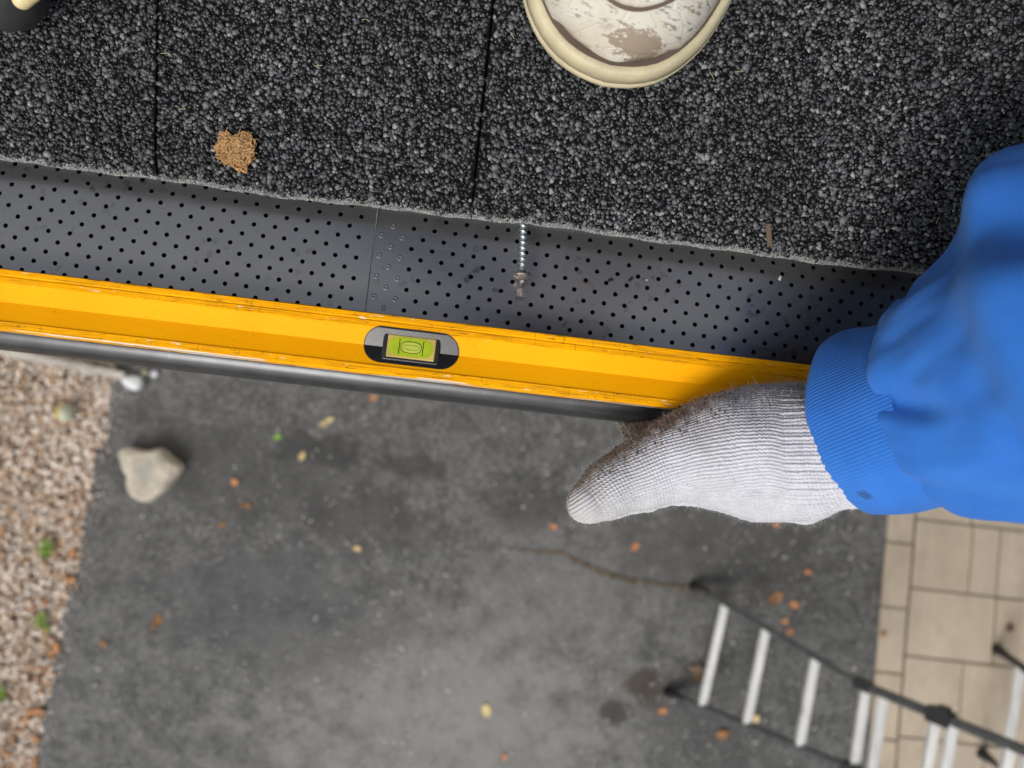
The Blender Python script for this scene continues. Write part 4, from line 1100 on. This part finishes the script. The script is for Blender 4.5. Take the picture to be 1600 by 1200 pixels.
# ------------------------------------------------------------------ folding ladder on the drive
ladder = tag(empty('ladder', (1.4523, -0.7080, 0.0000)), 'folding ladder with dark rails and pale aluminium rungs standing on driveway and patio', 'ladder')
Li = Vector(ladder.location)
def lpart(name, me, mat, smooth=False, parent=None):
    o = link(name, me, mat, parent or ladder, smooth)
    if parent is None: o.location = -Li
    return o
def bar(a, b, w, h, upv=(0, 0, 1), bevel=0.003):
    a, b = Vector(a), Vector(b); t = (b - a).normalized(); u = t.cross(Vector(upv)).normalized(); v = u.cross(t)
    def ring(p, s=1.0):
        bw, bh = w / 2 * s, h / 2 * s; c = min(bevel, bw * .4, bh * .4)
        q = [(bw, bh - c), (bw - c, bh), (-bw + c, bh), (-bw, bh - c), (-bw, -bh + c), (-bw + c, -bh), (bw - c, -bh), (bw, -bh + c)]
        return [p + u * x + v * y for x, y in q]
    return loft([ring(a), ring(b)])
A1, B1, C1 = Vector((0.8587, -0.4757, 0.0200)), Vector((1.3074, -0.6620, 0.4200)), Vector((1.5778, -0.6908, 0.8000))
A2, B2 = Vector((0.8018, -0.8763, 0.0200)), Vector((1.2899, -0.9270, 0.4200))
C2 = B2 + (C1 - B1) * 0.97 + Vector((0.0, 0.02, 0)); D1 = C1 + (C1 - B1) * 1.1; D2 = C2 + (C2 - B2) * 1.05
for a, b, c, d in ((A1, B1, C1, D1), (A2, B2, C2, D2)):
    lpart('rail', mesh('rail', *bar(a, b, 0.020, 0.030)), M['rail'])
    lpart('rail', mesh('rail', *bar(b - (c - b) * 0.04, d, 0.026, 0.034)), M['rail'])
    lpart('hinge', mesh('hinge', *bar(b - (b - a).normalized() * 0.02, b + (c - b).normalized() * 0.03, 0.036, 0.044)), M['black_rubber'])
    f = (b - a).normalized()
    lpart('foot', mesh('foot', *tube([a + Vector((-0.012, 0, -0.018)), a + Vector((-0.006, 0, 0.006)), a + f * 0.05], [0.020, 0.018, 0.016], 10)), M['black_rubber'], True)
def rung(p, q, w=0.030, h=0.026):
    d = (q - p).normalized()
    lpart('rung', mesh('rung', *bar(p + d * 0.006, q - d * 0.006, w, h, bevel=0.007)), M['rung'])
for t in (0.189, 0.453, 0.745): rung(A1.lerp(B1, t), A2.lerp(B2, t))
for t in (0.03, 0.155): rung(B1.lerp(C1, t), B2.lerp(C2, t))
for t in (0.50, 0.605, 0.93, 1.03, 1.5, 1.9): rung(B1.lerp(C1, t), B2.lerp(C2, t))
for s_ in (0, 1):
    b, c = (B1, C1) if s_ == 0 else (B2, C2)
    p = b.lerp(c, 0.52); f = (c - b).normalized()
    o = lpart('bracket', mesh('bracket', *bar(p - f * 0.03, p + f * 0.035, 0.046, 0.056)), M['black_rubber'])
    tp = bar(p + Vector((0, 0.022 - 0.044 * s_, 0.02)) - f * 0.014, p + Vector((0, 0.022 - 0.044 * s_, 0.02)) + f * 0.014, 0.03, 0.03)
    lpart('latch', mesh('latch', *tp), M['black_rubber'])
R1, R2 = Vector((2.0307, -0.5862, 0.0200)), Vector((1.9998, -0.9755, 0.0200))
for a, d in ((R1, D1), (R2, D2)):
    lpart('rear_rail', mesh('rear_rail', *bar(a, d, 0.018, 0.026)), M['rail'])
    lpart('foot', mesh('foot', *tube([a + Vector((0, 0, -0.018)), a + Vector((0, 0, 0.006)), a + (d - a).normalized() * 0.05], [0.022, 0.018, 0.015], 10)), M['black_rubber'], True)
for t in (0.12, 0.36, 0.60, 0.84): rung(R1.lerp(D1, t), R2.lerp(D2, t), 0.034, 0.022)

# ------------------------------------------------------------------ stones on the ground
def rock_mesh(name, outline_pts, height, seed, sub=4):
    """a boulder whose plan follows the given polygon"""
    bm = bmesh.new(); bmesh.ops.create_icosphere(bm, subdivisions=sub, radius=1.0)
    pts = [Vector(p) for p in outline_pts]; n = len(pts)
    angs = sorted((math.atan2(p.y, p.x), p.length) for p in pts)
    A_ = np.array([a for a, r in angs]); R_ = np.array([r for a, r in angs])
    A_ = np.concatenate([A_ - 2 * np.pi, A_, A_ + 2 * np.pi]); R_ = np.tile(R_, 3)
    for v in bm.verts:
        a = math.atan2(v.co.y, v.co.x); rr = math.hypot(v.co.x, v.co.y)
        R = float(np.interp(a, A_, R_)); z = v.co.z
        nz = mnoise.fractal(v.co * 1.7 + Vector((seed, 0, 0)), 1.0, 2.0, 4) * 0.10
        fz = math.copysign(abs(z) ** 0.55, z)
        v.co = Vector((math.cos(a) * R * rr ** 0.45 * (1 + nz * 0.2), math.sin(a) * R * rr ** 0.45 * (1 + nz * 0.2), height * (0.42 + 0.5 * fz + nz * 1.0 - 0.16 * max(0, 0.5 - rr) * (z > 0))))
    me = bpy.data.meshes.new(name); bm.to_mesh(me); bm.free(); return me
def ground_pt(q, c): return (q[0] - c[0], q[1] - c[1], 0)
RC = (-1.2108, -0.2760, 0.0500)
outl = [(-1.3263, -0.2068, 0.0500), (-1.2477, -0.2001, 0.0500), (-1.2220, -0.1995, 0.0500), (-1.1799, -0.1829, 0.0500), (-1.1370, -0.2205, 0.0500), (-1.0944, -0.2392, 0.0500), (-1.1256, -0.2992, 0.0500), (-1.1684, -0.3581, 0.0500), (-1.2060, -0.3881, 0.0500), (-1.2546, -0.3748, 0.0500), (-1.2865, -0.3011, 0.0500), (-1.3151, -0.2503, 0.0500)]
rk = link('rock', rock_mesh('rock', [ground_pt(q, RC) for q in outl], 0.095, 3.3, 3), M['rock'])
rk.location = (RC[0], RC[1], -0.004)
tag(rk, 'large pale three-cornered rock sitting on the asphalt near the gravel', 'rock')
def m_ball():
    t = NT('yellow_white_ball'); c = t.coord(); s = t.sep(c)
    return t.done(t.mix(t.rng(t.math('ADD', s[0], t.math('MULTIPLY', t.noise(c, 40, 2), 0.01)), -0.012, 0.006), (0.42, 0.30, 0.02), (0.40, 0.42, 0.33)), 0.55)
bm = bmesh.new(); bmesh.ops.create_uvsphere(bm, u_segments=28, v_segments=16, radius=0.033)
for v in bm.verts: v.co *= 1 + 0.03 * mnoise.noise(v.co * 60)
me = bpy.data.meshes.new('ball'); bm.to_mesh(me); bm.free()
o = link('ball', me, m_ball(), None, True); q = (-1.5570, -0.0958, 0.0300); o.location = (q[0], q[1], 0.029)
tag(o, 'small round yellow and white ball resting on the gravel', 'ball')
# long pale edging strip that runs out from under the gutter, and the smooth stones at its end
sa2, sb2 = Vector((-1.7843, 0.1012, 0.0200)), Vector((-1.3617, 0.0644, 0.0200))
o = link('edging_strip', mesh('edging_strip', *bar(sa2 + (sa2 - sb2) * 1.2, sb2, 0.030, 0.028)), simple('weathered_plastic', (0.36, 0.33, 0.30), 0.7, 0, 0.3, 20)); tag(o, 'weathered pale grey edging strip lying across the gravel below the gutter', 'edging strip')
def smooth_stone(label, q, rx, ry, rz_, mat, rot=0.0):
    bm = bmesh.new(); bmesh.ops.create_icosphere(bm, subdivisions=3, radius=1.0)
    for v in bm.verts:
        k_ = 1 + 0.12 * mnoise.noise(v.co * 1.3 + Vector(q)); v.co = Vector((v.co.x * rx * k_ * (1 - 0.25 * v.co.x), v.co.y * ry * k_, v.co.z * rz_ * k_))
    me = bpy.data.meshes.new('stone'); bm.to_mesh(me); bm.free()
    o = link('stone', me, mat, None, True); o.location = (q[0], q[1], rz_ * 0.9); o.rotation_euler = (0, 0, rot)
    return tag(o, label, 'stone')
def m_striped():
    t = NT('striped_pale_stone'); c = t.coord()
    w = t.node('ShaderNodeTexWave', bands_direction='Y'); t.put(w.inputs['Vector'], c); w.inputs['Scale'].default_value = 38; w.inputs['Distortion'].default_value = 1.5
    return t.done(t.mix(w.outputs['Fac'], (0.46, 0.49, 0.52), (0.68, 0.70, 0.72)), 0.55)
smooth_stone('smooth pale blue-grey striped stone at the end of the edging strip', (-1.3231, 0.0448, 0.0200), 0.042, 0.028, 0.024, m_striped(), -0.1)
smooth_stone('tiny olive pebble tucked under gutter behind the striped stone', (-1.2937, 0.0870, 0.0200), 0.015, 0.013, 0.012, simple('olive_stone', (0.27, 0.27, 0.17), 0.6))
smooth_stone('tiny pale lilac pebble right of the olive one under the gutter', (-1.2578, 0.0864, 0.0200), 0.016, 0.013, 0.012, simple('lilac_stone', (0.55, 0.56, 0.62), 0.6))

# ------------------------------------------------------------------ leaves, weeds and other bits
def leaf_mesh(L, Wd, curl, seed):
    r = random.Random(seed); rows = []
    for i in range(7):
        f = i / 6; w = Wd * math.sin(math.pi * min(max(f, 0.04), 0.97)) ** 0.8 * r.uniform(0.5, 1.3)
        rows.append([((f - .5) * L, w * (j - 2) / 4, curl * abs(j - 2) ** 1.5 * 0.25 + 0.5 * curl * math.sin(f * 5 + seed) + 0.002) for j in range(5)])
    V, Fc = loft(rows, False); n = len(V)
    V2 = V + [(x, y, z - 0.0012) for x, y, z in V]; Fc2 = Fc + [tuple(q + n for q in f[::-1]) for f in Fc]
    ring = [i * 5 for i in range(7)] + [30 + j for j in range(1, 5)] + [i * 5 + 4 for i in range(5, -1, -1)] + [j for j in range(3, 0, -1)]
    for a, b in zip(ring, ring[1:] + ring[:1]): Fc2.append((a, b, b + n, a + n))
    return mesh('leaf', V2, Fc2)
def leaf(label, q, L, Wd, mat, rot, name='leaf', cat='leaf', z=0.0):
    o = link(name, leaf_mesh(L, Wd, L * 0.12, int(abs(q[0]) * 1000) % 97), M[mat]); o.location = (q[0], q[1], z); o.rotation_euler = (0.08, -0.05, rot)
    tag(o, label, cat, 'fallen leaves on the driveway'); return o
leaf('orange leaf just below the gutter lip under the vial', (-0.4404, 0.0914, 0.0000), 0.035, 0.022, 'leaf_orange', 0.1)
leaf('long tan twisted leaf on the dark stain below the level', (-0.6032, -0.0203, 0.0000), 0.062, 0.022, 'leaf_tan', 0.7)
leaf('small green leaf scrap on the dark stain, left of the tan leaf', (-0.7766, -0.0962, 0.0000), 0.030, 0.024, 'leaf_green', 0.3)
leaf('pale cream leaf below the tan twisted leaf', (-0.6768, -0.1573, 0.0000), 0.036, 0.030, 'leaf_tan', 1.3)
leaf('orange leaf right of the large rock', (-0.9141, -0.2830, 0.0000), 0.032, 0.028, 'leaf_orange', 0.8)
leaf('faded orange-brown leaf below the orange leaf right of the rock', (-0.8600, -0.3631, 0.0000), 0.050, 0.022, 'leaf_brown', 0.1)
leaf('small brown-orange leaf lowest of the three right of the rock', (-0.9371, -0.4432, 0.0000), 0.034, 0.02, 'leaf_brown', 0.2)
leaf('dull yellow leaf at the left end of the crack', (-0.4306, -0.4751, 0.0000), 0.040, 0.022, 'leaf_tan', 0.0)
leaf('upright brown and yellow leaf on the asphalt near the gravel', (-1.1242, -0.8217, 0.0000), 0.068, 0.028, 'leaf_brown', 1.2)
leaf('small brown leaf nearest the gravel in the lower left', (-1.3084, -0.9228, -0.0000), 0.034, 0.024, 'leaf_brown', 1.4)
leaf('orange leaf just above the brown end of the crack, below the thumb', (0.6088, -0.3554, 0.0000), 0.042, 0.032, 'leaf_orange', 0.9)
leaf('rust leaf left of the glove below the thumb tip', (0.2933, -0.3132, 0.0000), 0.032, 0.026, 'leaf_orange', 0.2)
leaf('rust-pink leaf under the lower edge of the glove', (1.1404, -0.2115, 0.0000), 0.034, 0.02, 'leaf_orange', 0.1)
leaf('orange leaf on dark asphalt level with the crack, near the patio', (1.2771, -0.3761, 0.0000), 0.034, 0.024, 'leaf_orange', 0.4)
leaf('orange leaf above the second rung, topmost of three close together', (1.2366, -0.5035, 0.0000), 0.040, 0.030, 'leaf_orange', 0.2)
leaf('rust leaf in the middle of three close together above the ladder', (1.2055, -0.5693, 0.0000), 0.032, 0.022, 'leaf_orange', 1.0)
leaf('orange leaf lowest of three close together above the ladder rail', (1.2285, -0.6051, 0.0000), 0.034, 0.022, 'leaf_orange', 0.7)
leaf('curled brown leaf between crack and ladder', (1.1632, -0.4850, 0.0000), 0.058, 0.044, 'leaf_brown', 0.6)
leaf('orange leaf by the black foot of the near rail', (0.7774, -0.9465, 0.0000), 0.040, 0.030, 'leaf_orange', 0.3)
leaf('dark brown leaf between the first two rungs at the bottom', (1.0069, -1.0073, 0.0000), 0.060, 0.026, 'leaf_brown', 0.5)
leaf('tan leaf at the near end of the second rung', (1.1294, -0.9383, 0.0000), 0.030, 0.034, 'leaf_tan', 1.4)
leaf('largest leaf, dark and rotten, left of the first rung', (0.8838, -0.7963, 0.0000), 0.085, 0.075, 'leaf_dark', 0.1)
leaf('orange leaf on the pale patch at the bottom edge', (0.2031, -1.1732, 0.0000), 0.036, 0.024, 'leaf_orange', 0.9)
leaf('faint tan leaf on the pale patch at the bottom', (0.1222, -1.0120, 0.0000), 0.034, 0.05, 'leaf_tan', 0.2)
leaf('brown spot of leaf on the second border paver', (1.5871, -0.5740, 0.0000), 0.024, 0.018, 'leaf_brown', 0.4, z=0.005)
leaf('dark torn leaf on the paver beside the rear ladder foot', (2.0730, -0.4979, 0.0000), 0.036, 0.028, 'leaf_dark', 0.9, z=0.005)
for n_, (px_, lab) in enumerate([((-1.5571, -0.5972, 0.0000), 'green weed uppermost along the gravel edge'), ((-1.5318, -0.8655, 0.0000), 'yellow-green weed midway down the gravel edge'), ((-1.6341, -1.1299, 0.0000), 'green weed at the left border of the picture')]):
    w_ = tag(empty('weed', (px_[0], px_[1], -0.01)), lab, 'weed', 'weeds in the gravel')
    for i in range(9):
        a = i * 2.4 + n_; me = leaf_mesh(random.uniform(0.022, 0.042), random.uniform(0.012, 0.02), 0.006, i + 3 * n_)
        o = link('leaf', me, M['leaf_green'], w_); rr = random.uniform(0.006, 0.03)
        o.location = (rr * math.cos(a), rr * 1.3 * math.sin(a), 0.018 + 0.01 * random.random()); o.rotation_euler = (random.uniform(-.5, .5), -0.35, a)
    o = link('stem', mesh('stem', *tube([(0, 0, -0.01), (0.002, 0, 0.012), (0.0, 0.003, 0.024)], [0.002, 0.0018, 0.001], 6)), M['leaf_green'], w_)
# orange leaf crumbs along the gravel edge
N = 46
ly = rng.uniform(-1.45, -0.45, N); lx = np.interp(ly, [e[1] for e in edge_pts][::-1], [e[0] for e in edge_pts][::-1]) - np.abs(rng.normal(0, 0.05, N)) + 0.01
tag(stones('leaf_crumbs', np.stack([lx, ly, np.full(N, 0.008)], 1), rng.uniform(0.006, 0.016, N), M['leaf_crumb'], 0.35), 'orange leaf crumbs littering the gravel edge', 'leaf litter', kind='stuff')

# fibre clump on the shingles
fc = Vector((-0.1489, 0.1346, 2.5432)); clump = tag(empty('fibre_clump', fc), 'ragged clump of tan coconut-like fibre lying on the shingles', 'fibre clump')
clump.rotation_euler = (PITCH, 0, 0)
M['coir'] = simple('tan_fibre', (0.40, 0.22, 0.09), 0.85, 0, 0.35, 250, 0.6, 900)
M['coir_lite'] = simple('pale_tan_fibre', (0.52, 0.33, 0.15), 0.85, 0, 0.3, 400)
ctr = [(-0.0094, 0.0081), (-0.006, 0.009), (-0.0026, 0.0077), (0.0, 0.0085), (0.0051, 0.0098), (0.0098, 0.0068), (0.0103, 0.0051), (0.009, 0.0013), (0.0079, -0.0047), (0.006, -0.0064), (0.0056, -0.0103), (0.0034, -0.0098), (-0.0026, -0.0077), (-0.009, -0.0043), (-0.0085, -0.003), (-0.0115, -0.0004), (-0.0098, 0.0021), (-0.0094, 0.0051)]
bm = bmesh.new(); bmesh.ops.create_icosphere(bm, subdivisions=5, radius=1.0)
A_ = np.array(sorted((math.atan2(y, x), math.hypot(x, y)) for x, y in ctr)); AA = np.concatenate([A_[:, 0] - 2 * np.pi, A_[:, 0], A_[:, 0] + 2 * np.pi]); RR = np.tile(A_[:, 1], 3)
for v in bm.verts:
    a = math.atan2(v.co.y, v.co.x); r_ = math.hypot(v.co.x, v.co.y) ** 0.8 * float(np.interp(a, AA, RR)); n_ = mnoise.fractal(v.co * 3.2, 0.8, 2.2, 5); rid = abs(mnoise.noise(v.co * 2.6 + Vector((4, 1, 0))))
    v.co = Vector((math.cos(a) * r_ * (1 + 0.16 * n_), math.sin(a) * r_ * (1 + 0.16 * n_), 0.0034 * v.co.z + 0.0026 * n_ - 0.009 * rid * max(v.co.z, 0)))
me = bpy.data.meshes.new('clump'); bm.to_mesh(me); bm.free(); link('clump', me, M['coir'], clump, True)
V = []; Fc = []
rr_ = random.Random(5)
for i in range(330):
    a = rr_.uniform(0, 2 * math.pi); R_ = float(np.interp(a if a < math.pi else a - 2 * math.pi, AA, RR)) * rr_.uniform(0.05, 0.93) ; p = Vector((math.cos(a) * R_, math.sin(a) * R_, rr_.uniform(0.0005, 0.0036)))
    d = rr_.uniform(0, 2 * math.pi); b_ = rr_.uniform(-0.9, 0.9); pts_ = [p.copy()]
    for s_ in range(4):
        d += b_ * 0.5; p = p + Vector((math.cos(d), math.sin(d), rr_.uniform(-0.35, 0.3))) * rr_.uniform(0.0005, 0.0012); pts_.append(p.copy())
    v_, f_ = tube(pts_, 0.00016, 4); b0_ = len(V); V += v_; Fc += [tuple(q + b0_ for q in f) for f in f_]
tag(link('fibres', mesh('fibres', V, Fc), M['coir_lite'], clump), kind='stuff')
# straw bits and crumbs on the shingles
V = []; Fc = []
for i in range(15):
    p = Vector(at_roof(rr_.uniform(-0.26, 0.24), rr_.uniform(0.004, 0.12), 0.0019)); d = rr_.uniform(0, 6.28); pts_ = [p.copy()]
    for s_ in range(4):
        d += rr_.uniform(-0.5, 0.5); l_ = rr_.uniform(0.0006, 0.0016); p = p + Vector((math.cos(d) * l_, math.sin(d) * l_ * math.cos(PITCH), math.sin(d) * l_ * math.sin(PITCH))); pts_.append(p.copy())
    v_, f_ = tube(pts_, rr_.uniform(0.0001, 0.0002), 4); b0_ = len(V); V += v_; Fc += [tuple(q + b0_ for q in f) for f in f_]
tag(link('straw_bits', mesh('straw_bits', V, Fc), simple('straw', (0.42, 0.33, 0.19), 0.8)), 'tiny straw bits scattered over the shingles', 'debris', kind='stuff')
# a flat wood sliver near the eave and metal chips on the guard
o = link('wood_sliver', mesh('wood_sliver', *bar((0.1392, 0.1317, 2.5405), (0.1426, 0.1205, 2.5371), 0.0028, 0.0007, bevel=0.0002)), simple('grey_brown_wood', (0.10, 0.07, 0.045), 0.8)); tag(o, 'thin brown wood sliver lying near the shingle edge', 'wood sliver')
def chip(label, q, s_, mat, rot):
    me = mesh('chip', [(-s_, -s_ * .4, 0), (s_ * .8, -s_ * .5, 0), (s_, s_ * .4, 0.0003), (-s_ * .7, s_ * .6, 0.0002), (-s_ * .8, -s_ * .3, s_ * .5), (s_ * .6, -s_ * .3, s_ * .7), (s_ * .7, s_ * .3, s_ * .6), (-s_ * .5, s_ * .4, s_ * .4)], [(3, 2, 1, 0), (4, 5, 6, 7), (0, 1, 5, 4), (1, 2, 6, 5), (2, 3, 7, 6), (3, 0, 4, 7)])
    o = link('chip', me, mat); o.location = (q[0], q[1], guard_z(q[1]) + 0.0002); o.rotation_euler = (0.1, 0, rot); tag(o, label, 'debris')
chip('black plastic chip on the guard right of the screw', (0.0619, 0.0983, 2.5120), 0.0018, M['black_plastic'], 0.4)
chip('second black chip on the guard, further right of the screw', (0.0736, 0.1001, 2.5120), 0.0018, M['black_plastic'], 0.9)
chip('pale grain on the guard right of both black chips', (0.0829, 0.1008, 2.5120), 0.0009, M['glint_grit'], 0.2)
chip('pale splinter standing at the shingle edge over the guard', (0.1610, 0.1115, 2.5140), 0.0016, M['glint_grit'], 1.4)
# dark pouch with a cream tip that reaches into the upper left corner
pq = Vector((-0.2601, 0.1907, 2.5792)); pouch = tag(empty('pouch', pq), 'dark rounded pouch with a cream tip in the upper left corner', 'pouch')
pouch_sdf = union([((-0.03, 0.03, 0.004), (0.0, 0.0, 0.0), 0.024, 0.0215)], 0.004)
me = sdf_mesh('cover', pouch_sdf, (-0.07, -0.04, -0.04), (0.04, 0.08, 0.05), 0.0022); link('cover', me, simple('charcoal_fabric', (0.022, 0.023, 0.025), 0.75, 0, 0.3, 200), pouch, True)
tq = np.array((-0.2357, 0.1744, 2.5983)) - np.array(pq); tq2 = tq + (0.012, 0.012, 0.004)
tip_sdf = union([(tuple(tq), tuple(tq2), 0.0042, 0.006)], 0.002)
me = sdf_mesh('tip', tip_sdf, tuple(tq - 0.012), tuple(tq + 0.026), 0.001); link('tip', me, simple('cream_plastic', (0.62, 0.52, 0.28), 0.5, 0, 0.2, 200), pouch, True)
